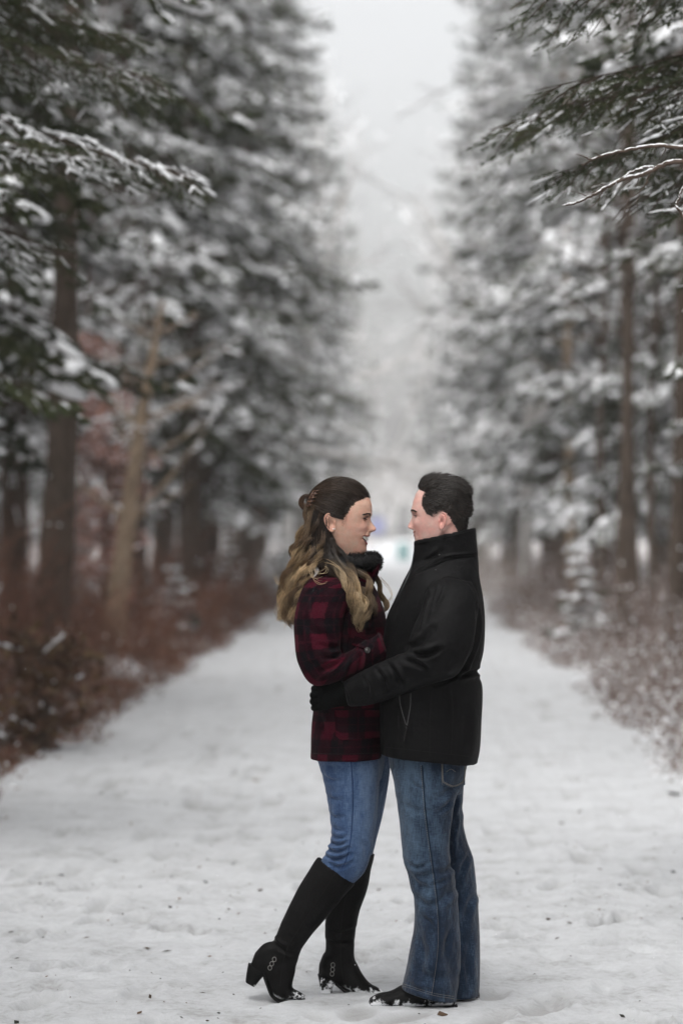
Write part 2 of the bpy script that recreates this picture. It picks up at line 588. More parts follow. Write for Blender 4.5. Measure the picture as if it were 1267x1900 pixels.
def bough_shapes(L, rng, near=False, snow=0.8, step=0.085):
    """-> needle (V,Q,T), snow (V,Q,T), wood (V,Q)"""
    wood, tw = bough_twigs(L, rng, step, step)
    p = np.array([t[0] for t in tw]); d = np.array([t[1] for t in tw]); l = np.array([t[2] for t in tw])
    n = len(p)
    side = unit(np.cross(d, [0, 0, 1.0]))
    up = unit(np.cross(side, d))
    nd, sn, wd = MB(), MB(), MB()
    if near:
        K = 34
        t = rng.random((n, K))
        ph = rng.random((n, K)) * 2 * np.pi
        rad = side[:, None] * np.cos(ph)[..., None] + up[:, None] * np.sin(ph)[..., None]
        base = p[:, None] + d[:, None] * (l[:, None] * t)[..., None]
        nl = rng.uniform(0.013, 0.022, (n, K))
        tip = base + (rad * 0.75 + d[:, None] * 0.75) * nl[..., None]
        wv = np.cross(rad, d[:, None]) * 0.0015
        V = np.stack([base - wv, base + wv, tip], 2).reshape(-1, 3)
        nd.add(V, None, np.arange(len(V)).reshape(-1, 3))
    else:
        for a in (0.35, 1.9):
            w = (side * math.cos(a) + up * math.sin(a)) * 0.026
            c = p + d * (l * 0.55)[:, None]
            V = np.stack([p, c - w, p + d * (l * 1.12)[:, None], c + w], 1).reshape(-1, 3)
            nd.add(V, np.arange(len(V)).reshape(-1, 4))
    patchy = vnoise(p * 3.2 + rng.random(3) * 50, 5) + 0.5 * vnoise(p * 8 + 9, 6)
    m = rng.random(n) < np.clip(snow * 0.55 + 0.75 * (patchy + snow - 0.62), 0, 1)
    q, dd, ll, ss, uu = p[m], d[m], l[m], side[m], up[m]
    k = len(q)
    thick = rng.uniform(0.5, 1.2, k)[:, None]
    if near:
        # a knobbly cord of snow along each twig
        for f0, f1, fw in ((0.05, 0.56, 1.0), (0.48, 1.02, 0.8)):
            c = q + dd * (ll * (f0 + f1) / 2)[:, None] + uu * 0.007 + rng.normal(0, 0.002, (k, 3))
            blobs(sn, c, dd * (ll * (f1 - f0) * 0.62)[:, None], ss * 0.0075 * thick * fw, uu * 0.0060 * thick * fw, 5, 3)
    else:
        c = q + dd * (ll * 0.55)[:, None]
        V = np.stack([q + uu * 0.004, c - ss * 0.02 * thick + uu * 0.006, q + dd * ll[:, None] + uu * 0.004, c + ss * 0.02 * thick + uu * 0.006, c + uu * 0.028 * thick], 1).reshape(-1, 3)
        o = (np.arange(k) * 5)[:, None, None]
        sn.add(V, None, (np.array([[0, 1, 4], [1, 2, 4], [2, 3, 4], [3, 0, 4]])[None] + o).reshape(-1, 3))
    # pillows of snow lying across several twigs
    sel = np.where((rng.random(n) < (0.035 if near else 0.25) * snow * np.clip(0.15 + patchy * 1.6, 0, 1.2)))[0]
    if len(sel):
        kk = len(sel)
        hd = unit(d[sel] * [1, 1, 0.6])
        hs = unit(np.cross(hd, [0, 0, 1.0]))
        hu = np.cross(hs, hd)
        sz = rng.uniform(0.5, 1.25, kk)[:, None] * (0.5 if near else 1.4)
        blobs(sn, p[sel] + d[sel] * (l[sel] * 0.5)[:, None] + hu * 0.016, hd * 0.100 * sz, hs * 0.055 * sz, hu * 0.022 * sz, 6 if near else 5, 4)
    for w in wood:
        wd.add(*tubes(w[None], np.linspace(0.012 if len(w) == 7 else 0.004, 0.002, len(w))[None] * (L / 2.0) ** 0.5, 4 if len(w) == 7 else 3)[:2])
    return nd, sn, wd

def rot_place(V, az, pitch, roll, sc, pos):
    """bough shape along +x -> pitched, turned by az about z"""
    V = V * sc
    cr_, sr_ = math.cos(roll), math.sin(roll)
    V = np.stack([V[:, 0], V[:, 1] * cr_ - V[:, 2] * sr_, V[:, 1] * sr_ + V[:, 2] * cr_], -1)
    cp, sp = math.cos(pitch), math.sin(pitch)
    V = np.stack([V[:, 0] * cp - V[:, 2] * sp, V[:, 1], V[:, 0] * sp + V[:, 2] * cp], -1)
    ca, sa = math.cos(az), math.sin(az)
    return np.stack([V[:, 0] * ca - V[:, 1] * sa, V[:, 0] * sa + V[:, 1] * ca, V[:, 2]], -1) + np.asarray(pos)

def trunk_shape(H, r0, rng, lean=(0, 0), sides=12, K=26, wob=0.05, r1=0.02):
    s = np.linspace(0, 1, K)
    pts = np.stack([lean[0] * s * H + wob * vnoise(np.stack([s * 3, 0 * s, 0 * s + rng.random() * 9], -1), 1) * s, lean[1] * s * H + wob * vnoise(np.stack([s * 3, 0 * s + 7, 0 * s + rng.random() * 9], -1), 2) * s, s * H - 0.15], -1)
    rad = r0 * (1 - s) ** 0.9 + r1 + 0.35 * r0 * np.exp(-s * H / 0.25)
    V, Q, T, C = tubes(pts[None], rad[None], sides, ref=(0.02, 1, 0.01))
    V = V + 0.10 * r0 * vnoise(V * 6, 5)[:, None] * np.array([1, 1, 0])
    return V, Q, pts

LIB = {}
def bough_lib(rng, L, snow):
    key = (round(L, 1), snow)
    if key not in LIB:
        LIB[key] = [bough_shapes(L, rng, False, snow, 0.10 + 0.022 * L) for _ in range(3)]
    return LIB[key]

def spruce_meshes(seed, H, z0, Lmax, r0, snow, gap=0.78):
    rng = np.random.default_rng(seed)
    fol, sno, wod = MB(), MB(), MB()
    V, Q, pts = trunk_shape(H, r0, rng)
    wod.add(V, Q)
    z = z0
    k = 0
    while z < H - 0.5:
        f = (z - z0) / (H - z0)
        L = Lmax * (1 - f) ** 0.7 * (0.75 + 0.35 * min(1, f * 6)) + 0.25
        nb = 6 if f < 0.8 else 5
        for j in range(nb):
            if rng.random() < 0.10: continue
            Lj = L * rng.uniform(0.75, 1.15)
            Lq = min((0.5, 0.9, 1.4, 1.9, 2.4), key=lambda q: abs(q - Lj))
            nd, sn, wd = LIB_pick(rng, Lq, snow)
            az = 2 * math.pi * (j + 0.5 * (k % 2) + rng.normal(0, 0.13)) / nb
            pt = math.radians(rng.normal(-6 - 8 * (1 - f) + 30 * f * f, 6))
            pos = (np.interp(z, pts[:, 2], pts[:, 0]), np.interp(z, pts[:, 2], pts[:, 1]), z + rng.normal(0, 0.09))
            roll = rng.normal(0, 0.08)
            for src, dst in ((nd, fol), (sn, sno), (wd, wod)):
                a = src.arrays()
                dst.add(rot_place(a[0], az, pt, roll, Lj / Lq, pos), a[1], a[2])
        # bare dead snags below the crown are added by the caller
        z += gap * rng.uniform(0.75, 1.25) * (1 - 0.35 * f)
        k += 1
    for _ in range(14):   # dead snags on the lower trunk
        zz = rng.uniform(0.8, z0 + 0.6)
        az = rng.uniform(0, 2 * np.pi)
        l = rng.uniform(0.3, 1.1)
        s = np.linspace(0, 1, 5)[:, None]
        pth = np.array([0, 0, zz]) + s * l * np.array([math.cos(az), math.sin(az), -0.15]) + np.array([0, 0, -0.2 * l]) * s ** 2
        wod.add(*tubes(pth[None], np.linspace(0.014, 0.004, 5)[None], 4)[:2])
        if rng.random() < 0.8:
            blobs(sno, pth[1:4] + [0, 0, 0.018], np.tile(unit(pth[-1] - pth[0]) * l * 0.15, (3, 1)), np.tile([[-math.sin(az) * 0.014, math.cos(az) * 0.014, 0]], (3, 1)), np.tile([[0, 0, 0.012]], (3, 1)))
    def mk(mb, nm, sm):
        a = mb.arrays()
        return raw_mesh(nm, a[0], a[1], a[2], None, None, sm)
    return mk(wod, 'trunk', True), mk(fol, 'crown', False), mk(sno, 'snow_load', True)

def LIB_pick(rng, L, snow):
    lib = bough_lib(rng, L, snow)
    return lib[rng.integers(len(lib))]

VARS = [spruce_meshes(101, 21.0, 3.3, 2.85, 0.20, 0.50), spruce_meshes(102, 23.0, 3.6, 2.7, 0.21, 0.9), spruce_meshes(103, 20.0, 2.5, 2.8, 0.18, 1.15), spruce_meshes(104, 22.0, 4.9, 2.6, 0.19, 0.45)]
for v in VARS:
    v[0].materials.append(M_BARK); v[1].materials.append(M_NEEDLE); v[2].materials.append(M_SNOW)

ORD = ['nearest', 'second nearest', 'third', 'fourth', 'fifth', 'sixth', 'seventh', 'eighth', 'ninth', 'tenth', 'eleventh', 'twelfth', 'thirteenth', 'fourteenth', 'fifteenth', 'sixteenth', 'seventeenth', 'eighteenth', 'nineteenth', 'twentieth']
def spruce(var, x, y, rz, sc, label, group, zs=1.0):
    t = empty('spruce_tree', (x, y, float(ground_z(np.array([[x, y, 0.0]]))[0])), rz, (sc, sc, sc * zs))
    tag(t, label, 'tree', group)
    for nm, me in zip(('trunk', 'crown', 'snow_load'), VARS[var]):
        o = bpy.data.objects.new(nm, me)
        COL.objects.link(o)
        o.parent = t
        if nm != 'trunk': o['kind'] = 'stuff'
    return t

rngt = np.random.default_rng(77)
LROW = [(-4.3, 19.0, 0), (-4.3, 25.5, 0), (-4.9, 36.5, 1), (-4.2, 44.0, 1), (-3.6, 50, 0), (-3.9, 58, 2), (-3.5, 67, 1), (-3.7, 78, 0), (-3.4, 91, 2), (-3.7, 107, 1), (-3.4, 126, 2), (-3.7, 150, 3), (-3.5, 182, 1), (-3.7, 225, 2)]
RROW = [(4.0, 19.0, 1), (4.3, 26.5, 2), (4.2, 39.0, 2), (3.7, 46, 2), (3.8, 53, 2), (3.4, 60, 1), (3.7, 70, 2), (3.4, 82, 2), (3.7, 96, 2), (3.4, 113, 2), (3.6, 135, 1), (3.5, 163, 2), (3.7, 200, 3)]
for row, side in ((LROW, 'left'), (RROW, 'right')):
    for i, (x, y, v) in enumerate(row):
        spruce(v, x, y, rngt.uniform(0, 6.28), rngt.uniform(0.85, 1.12),
               f'{ORD[i]} snow-laden spruce in the row along the {side} edge of the path', f'spruces lining the {side} side of the path', rngt.uniform(0.95, 1.1))
for side, sg, lim in (('left', -1, LEFT_EDGE), ('right', 1, RIGHT_EDGE)):
    k = 0
    for ring in range(3):  # outermost ring added to keep side light out of the woods
        for yy in np.arange((22, 30, -12, -8)[ring], (130, 130, 110, 110)[ring], (7.5, 10.5, 9, 11)[ring]):
            spruce(int(rngt.integers(4)), sg * (7.2 + 3.3 * ring + rngt.normal(0, 0.6)), yy + rngt.normal(0, 1.5), rngt.uniform(0, 6.28), rngt.uniform(0.9, 1.1),
                   f'snowy spruce deep in the woods behind the {side} row', f'spruces deeper in the {side} woods')

for side, sg in (('left', -1), ('right', 1)):  # unseen trees added round the camera to darken the foreground snow
    for yy, pl in ((-12.0, 'farther behind'), (-5.5, 'just behind'), (1.5, 'beside'), (7.6, 'just ahead of')):
        spruce(int(rngt.integers(4)), sg * 4.4, yy + rngt.normal(0, 0.5), rngt.uniform(0, 6.28), rngt.uniform(0.93, 1.05),
               f'spruce lining the {side} of the path {pl} the viewpoint', f'spruces lining the {side} side of the path by the viewpoint')

# slim and thick trunks seen under the crowns: trees whose crowns rise out of the picture
def bare_trunk_tree(name, base, top_px, diam, mat, label, group, H=11.0, seed=1, lean_extra=0.0, snow_side=0):
    """tall trunk from base towards a seen point, with a sparse crown of bare limbs high up"""
    rng = np.random.default_rng(seed)
    b = np.array(base); tp = np.array(top_px)
    d = unit(tp - b)
    s = np.linspace(0, 1, 22)
    bend = 0.06 * vnoise(np.stack([s * 4, 0 * s, 0 * s + seed], -1), seed)
    pts = b + d * (s * H)[:, None] + np.stack([bend, bend * 0.5, 0 * s], -1) * np.sin(s * np.pi)[:, None]
    pts[0, 2] -= 0.15
    rad = diam / 2 * (1 - 0.8 * s) + 0.25 * diam * np.exp(-s * H / 0.3) * 0.5
    t = empty(name, b)
    tag(t, label, 'tree', group)
    V, Q, T, C = tubes(pts[None], rad[None], 14, ref=(0.02, 1, 0.01))
    V = V + 0.05 * diam * vnoise(V * 9, 3)[:, None] * np.array([1, 1, 0])
    link('trunk', V, Q, None, None, None, mat, t)
    limbs, sn = MB(), MB()
    for i in range(26):
        f = rng.uniform(0.36, 0.97)
        p = b + d * f * H
        az = rng.uniform(0, 2 * np.pi)
        l = rng.uniform(0.8, 2.0) * (1.2 - f)
        u = np.array([math.cos(az), math.sin(az), rng.uniform(0.1, 0.7)])
        q = np.linspace(0, 1, 6)[:, None]
        pth = p + u * l * q + np.array([0, 0, 0.15 * l]) * q ** 2
        limbs.add(*tubes(pth[None], np.linspace(0.02, 0.004, 6)[None], 4)[:2])
        for j in range(5):
            q0 = pth[rng.integers(1, 6)]
            u2 = unit(u + rng.normal(0, 0.6, 3)) * l * rng.uniform(0.2, 0.5)
            pp = q0 + u2 * np.linspace(0, 1, 4)[:, None]
            limbs.add(*tubes(pp[None], np.linspace(0.007, 0.002, 4)[None], 3)[:2])
            if rng.random() < 0.6:
                blobs(sn, pp[1:3] + [0, 0, 0.012], np.tile(u2 * 0.2, (2, 1)), np.tile(unit(np.cross(u2, [0, 0, 1])) * 0.012, (2, 1)), np.tile([[0, 0, 0.012]], (2, 1)))
    limbs.build('limbs', mat, t)['kind'] = 'stuff'
    sn.build('snow_load', M_SNOW, t)['kind'] = 'stuff'
    return t

g = lambda px, Y: ((px - VX) / FPX * Y, Y, 0.05)
bare_trunk_tree('leaning_tree', g(202, 33.0), PY(290, 640, 32.6), 0.29, M_BARK_GOLD, 'slim leaning tree with bare tan trunk on the left bank', None, 4.25, 31)
bare_trunk_tree('birch_tree', g(140, 37.0), PY(165, 640, 37.0), 0.17, M_BARK_PALE, 'pale thin-trunked tree just left of the leaning tan tree', None, 9.5, 32)
bare_trunk_tree('dark_trunk_tree', g(95, 29.5), PY(115, 620, 29.5), 0.40, M_BARK, 'thick dark trunk standing at the far left above brown brush', None, 10.0, 33)
bare_trunk_tree('slim_tree', g(1150, 34.5), PY(1158, 690, 34.5), 0.16, M_BARK, 'left of two brown trunks close together on the right bank', 'slim trunks on the right bank', 10, 34)
bare_trunk_tree('slim_tree', g(1176, 35.5), PY(1166, 690, 35.5), 0.17, M_BARK, 'right of two brown trunks close together on the right bank', 'slim trunks on the right bank', 10, 35)
bare_trunk_tree('slim_tree', g(1210, 38.0), PY(1212, 690, 38.0), 0.13, M_BARK, 'thin dark trunk right of the two close brown trunks', 'slim trunks on the right bank', 10, 36)
bare_trunk_tree('slim_tree', g(1116, 43.0), PY(1117, 880, 43.0), 0.17, M_BARK, 'thin dark trunk right of the small snowy fir sapling', 'slim trunks on the right bank', 10, 37)
bare_trunk_tree('slim_tree', g(1062, 50.0), PY(1058, 880, 50.0), 0.24, M_BARK_GOLD, 'light brown trunk behind the small snowy fir sapling', 'slim trunks on the right bank', 10, 38)
bare_trunk_tree('slim_tree', g(1255, 31.0), PY(1258, 690, 31.0), 0.22, M_BARK, 'dark trunk at the right edge above the snowy brush', 'slim trunks on the right bank', 10, 39)
for k, (px, Y, dm) in enumerate(((262, 45, 0.2), (302, 52, 0.17), (398, 60, 0.22), (448, 66, 0.25))):
    bare_trunk_tree('slim_tree', g(px, Y), PY(px + 4, 880, Y), dm, M_BARK, ('%s of four dark trunks right of the leaning tan tree' % ('first', 'second', 'third', 'fourth')[k]), 'dark trunks along the left bank', 10, 50 + k)

# ---- little snowy firs
def small_fir(base, H, Rm, snow, label, seed):
    rng = np.random.default_rng(seed)
    t = empty('fir_sapling', base)
    tag(t, label, 'tree')
    fol, sn, wd = MB(), MB(), MB()
    V, Q, pts = trunk_shape(H, 0.03, rng, r1=0.005)
    wd.add(V, Q)
    z = 0.1
    while z < H - 0.05:
        f = z / H
        for j in range(6):
            L = (Rm * (1 - f) + 0.08) * rng.uniform(0.7, 1.15)
            Lq = 0.5 if L < 0.65 else 0.9
            a, b_, c = LIB_pick(rng, Lq, 1.0)
            az = rng.uniform(0, 6.28)
            for src, dst in ((a, fol), (b_, sn), (c, wd)):
                A = src.arrays()
                dst.add(rot_place(A[0], az, math.radians(rng.normal(-5 + 20 * f, 6)), 0, L / Lq, (0, 0, z)), A[1], A[2])
            if rng.random() < 0.8 * snow:
                d = np.array([math.cos(az), math.sin(az), -0.25])
                blobs(sn, (np.array([0, 0, z + 0.03]) + d * L * 0.6)[None], d[None] * L * 0.35, np.array([[-math.sin(az), math.cos(az), 0]]) * L * 0.2, np.array([[0, 0, 0.035]]), 7, 5)
        z += 0.15
    for mb, nm, mt in ((wd, 'trunk', M_BARK), (fol, 'crown', M_NEEDLE), (sn, 'snow_load', M_SNOW)):
        A = mb.arrays()
        o = link(nm, A[0] + np.array(base), A[1], A[2], None, None, mt, t, nm != 'crown')
        if nm != 'trunk': o['kind'] = 'stuff'
small_fir((2.40, 37.0, 0.05), 1.45, 0.42, 1.0, 'small fir sapling thick with snow at the right path edge', 71)
small_fir((-3.3, 56.0, 0.05), 1.5, 0.55, 1.0, 'small snowy fir at the left path edge behind the brown brush', 72)
small_fir((-2.95, 70.0, 0.05), 1.7, 0.7, 1.0, 'round snow-covered young fir farther along the left path edge', 73)
small_fir((-3.15, 40.0, 0.05), 1.2, 0.40, 0.8, 'small green fir between the brush and the leaning tan tree', 74)

# ---- near spruces whose boughs reach into the picture almost in focus
def near_spruce(base, r0, H, boughs, label, seed, snow):
    rng = np.random.default_rng(seed)
    t = empty('near_spruce_tree', base)
    tag(t, label, 'tree')
    b = np.array(base)
    V, Q, pts = trunk_shape(H, r0, rng)
    link('trunk', V + b, Q, None, None, None, M_BARK, t)
    fol, sn, wd = MB(), MB(), MB()
    for (z, az, pt, L, near, sw) in boughs:
        nd, s_, w_ = bough_shapes(L, rng, near, sw, 0.088 if near else 0.15)
        for src, dst in ((nd, fol), (s_, sn), (w_, wd)):
            if not src.V: continue
            A = src.arrays()
            dst.add(rot_place(A[0], math.radians(az), math.radians(pt), rng.normal(0, 0.1), 1.0, b + [0, 0, z]), A[1], A[2])
    for mb, nm, mt in ((fol, 'crown', M_NEEDLE), (sn, 'snow_load', M_SNOW), (wd, 'branches', M_BARK)):
        A = mb.arrays()
        link(nm, A[0], A[1], A[2], None, None, mt, t, nm != 'crown')['kind'] = 'stuff'
    return t
rngn = np.random.default_rng(9)
bl = []
for (z, az, L, sw) in ((3.15, 178, 2.65, 0.25), (3.35, 192, 2.3, 0.4), (2.95, 168, 2.45, 0.6), (2.75, 186, 2.15, 0.75), (3.65, 172, 2.2, 0.3), (3.9, 186, 2.1, 0.2), (2.45, 175, 1.85, 0.8), (2.55, 198, 1.9, 0.8), (2.2, 190, 1.75, 0.85), (3.6, 160, 2.2, 0.4), (3.0, 205, 2.2, 0.5), (1.85, 180, 1.55, 0.7), (3.25, 184, 2.5, 0.2), (3.45, 176, 2.55, 0.25), (3.75, 180, 2.45, 0.2), (4.0, 174, 2.3, 0.2), (3.05, 190, 2.45, 0.45), (2.85, 178, 2.3, 0.6), (2.65, 170, 2.1, 0.7), (2.3, 182, 1.9, 0.8), (2.05, 172, 1.75, 0.8), (4.15, 186, 2.3, 0.2), (3.55, 198, 2.3, 0.25), (1.6, 186, 1.6, 0.7)):
    bl.append((z + 0.88, az, -9 + rngn.normal(0, 3), L, True, sw * 0.75))
for z in np.arange(2.2, 11, 0.55):
    for j in range(5):
        az = rngn.uniform(-110, 110)
        bl.append((z, az, -8, 2.0 * (1 - z / 13), False, 0.6))
near_spruce((2.92, 11.6, 0.1), 0.17, 13, bl, 'near spruce at the right edge reaching dark boughs over the path', 201, 0.6)
bl = []
for (z, az, L, sw) in ((3.55, -2, 2.75, 0.8), (3.75, 10, 2.5, 0.8), (3.35, -14, 2.3, 0.7), (4.15, 2, 2.4, 0.25), (4.3, -10, 2.2, 0.2), (2.95, 5, 1.9, 0.35), (3.1, -20, 1.9, 0.4), (4.6, 8, 2.4, 0.2), (2.6, 0, 1.6, 0.4), (4.0, -4, 2.6, 0.2), (4.4, 4, 2.6, 0.2), (4.75, -3, 2.5, 0.2), (3.9, 14, 2.4, 0.3), (3.2, 8, 2.1, 0.4), (4.5, -16, 2.3, 0.2), (5.0, 3, 2.3, 0.2)):
    bl.append((z + 0.43, az, -7 + rngn.normal(0, 3), L, True, sw * 0.9))
for z in np.arange(2.4, 12, 0.5):
    for j in range(5):
        az = 180 + rngn.uniform(-120, 120)
        bl.append((z, az, -8, 2.2 * (1 - z / 14), False, 0.4))
for z in np.arange(4.6, 12, 0.5):
    for j in range(4):
        bl.append((z, rngn.uniform(-70, 70), -8, 2.6 * (1 - z / 14), False, 0.4))
near_spruce((-3.6, 14.2, 0.1), 0.19, 14, bl, 'near spruce at the upper left with snow-dusted boughs', 202, 0.6)

# ---- bare young maple at the right edge: two twigs in focus
def bare_sapling():
    rng = np.random.default_rng(17)
    Y = 9.9
    b = np.array([1.75, Y, 0.0])
    t = empty('bare_sapling', b)
    tag(t, 'bare twiggy sapling poking two snow-lined branches in from the right edge', 'tree')
    s = np.linspace(0, 1, 14)
    tr = b + np.stack([-0.05 * s, 0.05 * np.sin(s * 4), 4.2 * s - 0.1], -1)
    V, Q, _, _ = tubes(tr[None], (0.03 * (1 - s) + 0.006)[None], 8, ref=(0.02, 1, 0.01))
    link('trunk', V, Q, None, None, None, M_TWIG, t)
    def px(path, y=0.0):
        return np.array([PY(a, c, Y + y) for a, c in path])
    br = [  # (path, r0, r1, snow)
        ([(1660, 430), (1500, 320), (1360, 280), (1262, 275), (1215, 271), (1180, 276), (1130, 286), (1094, 297)], 0.010, 0.0032, 1),
        ([(1094, 297), (1083, 290), (1066, 286)], 0.003, 0.0012, 0),
        ([(1094, 297), (1085, 304), (1077, 307)], 0.003, 0.0012, 0),
        ([(1116, 291), (1108, 287), (1104, 284)], 0.002, 0.001, 0),
        ([(1235, 276), (1228, 288), (1222, 296)], 0.002, 0.001, 0),
        ([(1145, 285), (1140, 291), (1134, 295)], 0.002, 0.001, 0),
        ([(1660, 560), (1500, 390), (1380, 320), (1267, 300), (1218, 312), (1190, 325), (1160, 331), (1128, 346), (1100, 362), (1070, 376), (1049, 381)], 0.011, 0.0028, 1),
        ([(1218, 312), (1195, 311), (1165, 323), (1140, 340), (1122, 349)], 0.004, 0.0016, 1),
        ([(1092, 366), (1078, 360), (1058, 354)], 0.002, 0.001, 0),
        ([(1128, 346), (1110, 342), (1085, 350)], 0.002, 0.001, 0),
        ([(1118, 352), (1105, 356), (1087, 358)], 0.002, 0.001, 0),
        ([(1120, 350), (1108, 372), (1088, 391)], 0.002, 0.001, 0),
        ([(1205, 320), (1195, 345), (1178, 362), (1155, 372)], 0.003, 0.001, 0),
        ([(1166, 370), (1160, 388), (1154, 405)], 0.0018, 0.0008, 0),
        ([(1186, 360), (1180, 375), (1185, 392)], 0.0018, 0.0008, 0),
        ([(1183, 328), (1182, 340), (1178, 348)], 0.0018, 0.0008, 0),
        ([(1700, 820), (1500, 600), (1350, 480), (1290, 440), (1262, 395), (1255, 380), (1268, 345)], 0.010, 0.003, 1),
    ]
    tw, sn = MB(), MB()
    for path, r0, r1, snw in br:
        p = cr(px(path), 8 * len(path))
        p = p + rng.normal(0, 0.0012, p.shape)
        tw.add(*tubes(p[None], np.linspace(r0, r1, len(p))[None], 6)[:2])
        if snw:
            r = np.linspace(r0, r1, len(p))
            m = np.where(rng.random(len(p)) < 0.6)[0]
            d = unit(np.gradient(p, axis=0))[m]
            sd = unit(np.cross(d, [0, 0, 1.0]))
            k = rng.uniform(0.6, 1.5, len(m))[:, None]
            blobs(sn, p[m] + np.array([0, 0, 1]) * (r[m][:, None] * 0.85), d * 0.014, sd * r[m][:, None] * 0.62 * k, np.cross(sd, d) * (r[m][:, None] * 0.42 + 0.0006) * k, 7, 5)
    tw.build('branches', M_TWIG, t)
    sn.build('snow_load', M_SNOW, t)['kind'] = 'stuff'
bare_sapling()

# ---- far bare trees with fine snowy twigs arching over the path
def bare_tree_mesh(seed, H):
    rng = np.random.default_rng(seed)
    segs = []
    def grow(p, d, l, r, lev):
        k = 5
        q = np.linspace(0, 1, k)[:, None]
        e = rng.normal(0, 0.12, 3)
        pth = p + d * l * q + e * l * q ** 2 + np.array([0, 0, 0.08 * l if lev < 3 else -0.05 * l]) * q ** 2
        segs.append((pth, np.linspace(r, r * 0.5, k)))
        if lev >= 4: return
        for _ in range((7, 5, 4, 3)[lev]):
            f = rng.uniform(0.35 if lev == 0 else 0.2, 1)
            b = p + (pth[-1] - p) * f
            u = unit(d + rng.normal(0, 0.62, 3) + [0, 0, 0.15])
            grow(b, u, l * rng.uniform(0.38, 0.62), r * 0.42, lev + 1)
    grow(np.array([0, 0, -0.1]), np.array([0, 0, 1.0]), H * 0.55, H * 0.011, 0)
    p = np.array([s[0] for s in segs]); r = np.array([s[1] for s in segs])
    V, Q, _, _ = tubes(p, np.maximum(r, 0.004), 3)
    V2, Q2, _, _ = ribbons(p + [0, 0, 0.011], np.maximum(r * 0.95, 0.010))
    return raw_mesh('trunk', V, Q), raw_mesh('snow_load', V2, Q2)
BT = [bare_tree_mesh(s, 15) for s in (301, 302)]
M_BARE = simple('grey_bare_bark', (0.42, 0.40, 0.38), 0.85, 0.1, 0.25, 6)
for b in BT:
    b[0].materials.append(M_BARE); b[1].materials.append(M_SNOW)
for i, (x, y, v, lab) in enumerate(((3.0, 66, 0, 'nearest grey bare tree with snowy twigs on the right'), (-3.3, 86, 1, 'nearest grey bare tree with snowy twigs on the left'), (3.3, 104, 1, 'second grey bare tree with snowy twigs on the right'), (-3.2, 135, 0, 'second grey bare tree with snowy twigs on the left'), (3.3, 84, 1, 'pale twiggy tree standing in among the right spruces'), (-3.6, 165, 1, 'pale twiggy tree standing in among the left spruces'), (3.6, 185, 1, 'far pale twiggy tree on the right before the closing trees'), (-2.0, 300, 1, 'left of two pale bare trees closing the far end of the path'), (2.2, 320, 0, 'right of two pale bare trees closing the far end of the path'))):
    t = empty('bare_tree', (x, y, 0.0), i * 1.9, 1.28 if y < 200 else 0.95)
    tag(t, lab, 'tree', 'bare trees between the spruces')
    for nm, me in zip(('trunk', 'snow_load'), BT[v]):
        o = bpy.data.objects.new(nm, me); COL.objects.link(o); o.parent = t


rngb = np.random.default_rng(606)
for k in range(9):   # the wood that closes the far end of the path
    t = empty('bare_tree', (-7.2 + 1.8 * k + rngb.normal(0, 0.4), 330 + rngb.uniform(-8, 14), 0.0), rngb.uniform(0, 6.28), rngb.uniform(0.75, 1.0))
    tag(t, 'pale bare tree in the blurred stand closing the far end of the path', 'tree', 'pale trees closing the far end')
    for nm, me in zip(('trunk', 'snow_load'), BT[k % 2]):
        o = bpy.data.objects.new(nm, me); COL.objects.link(o); o.parent = t

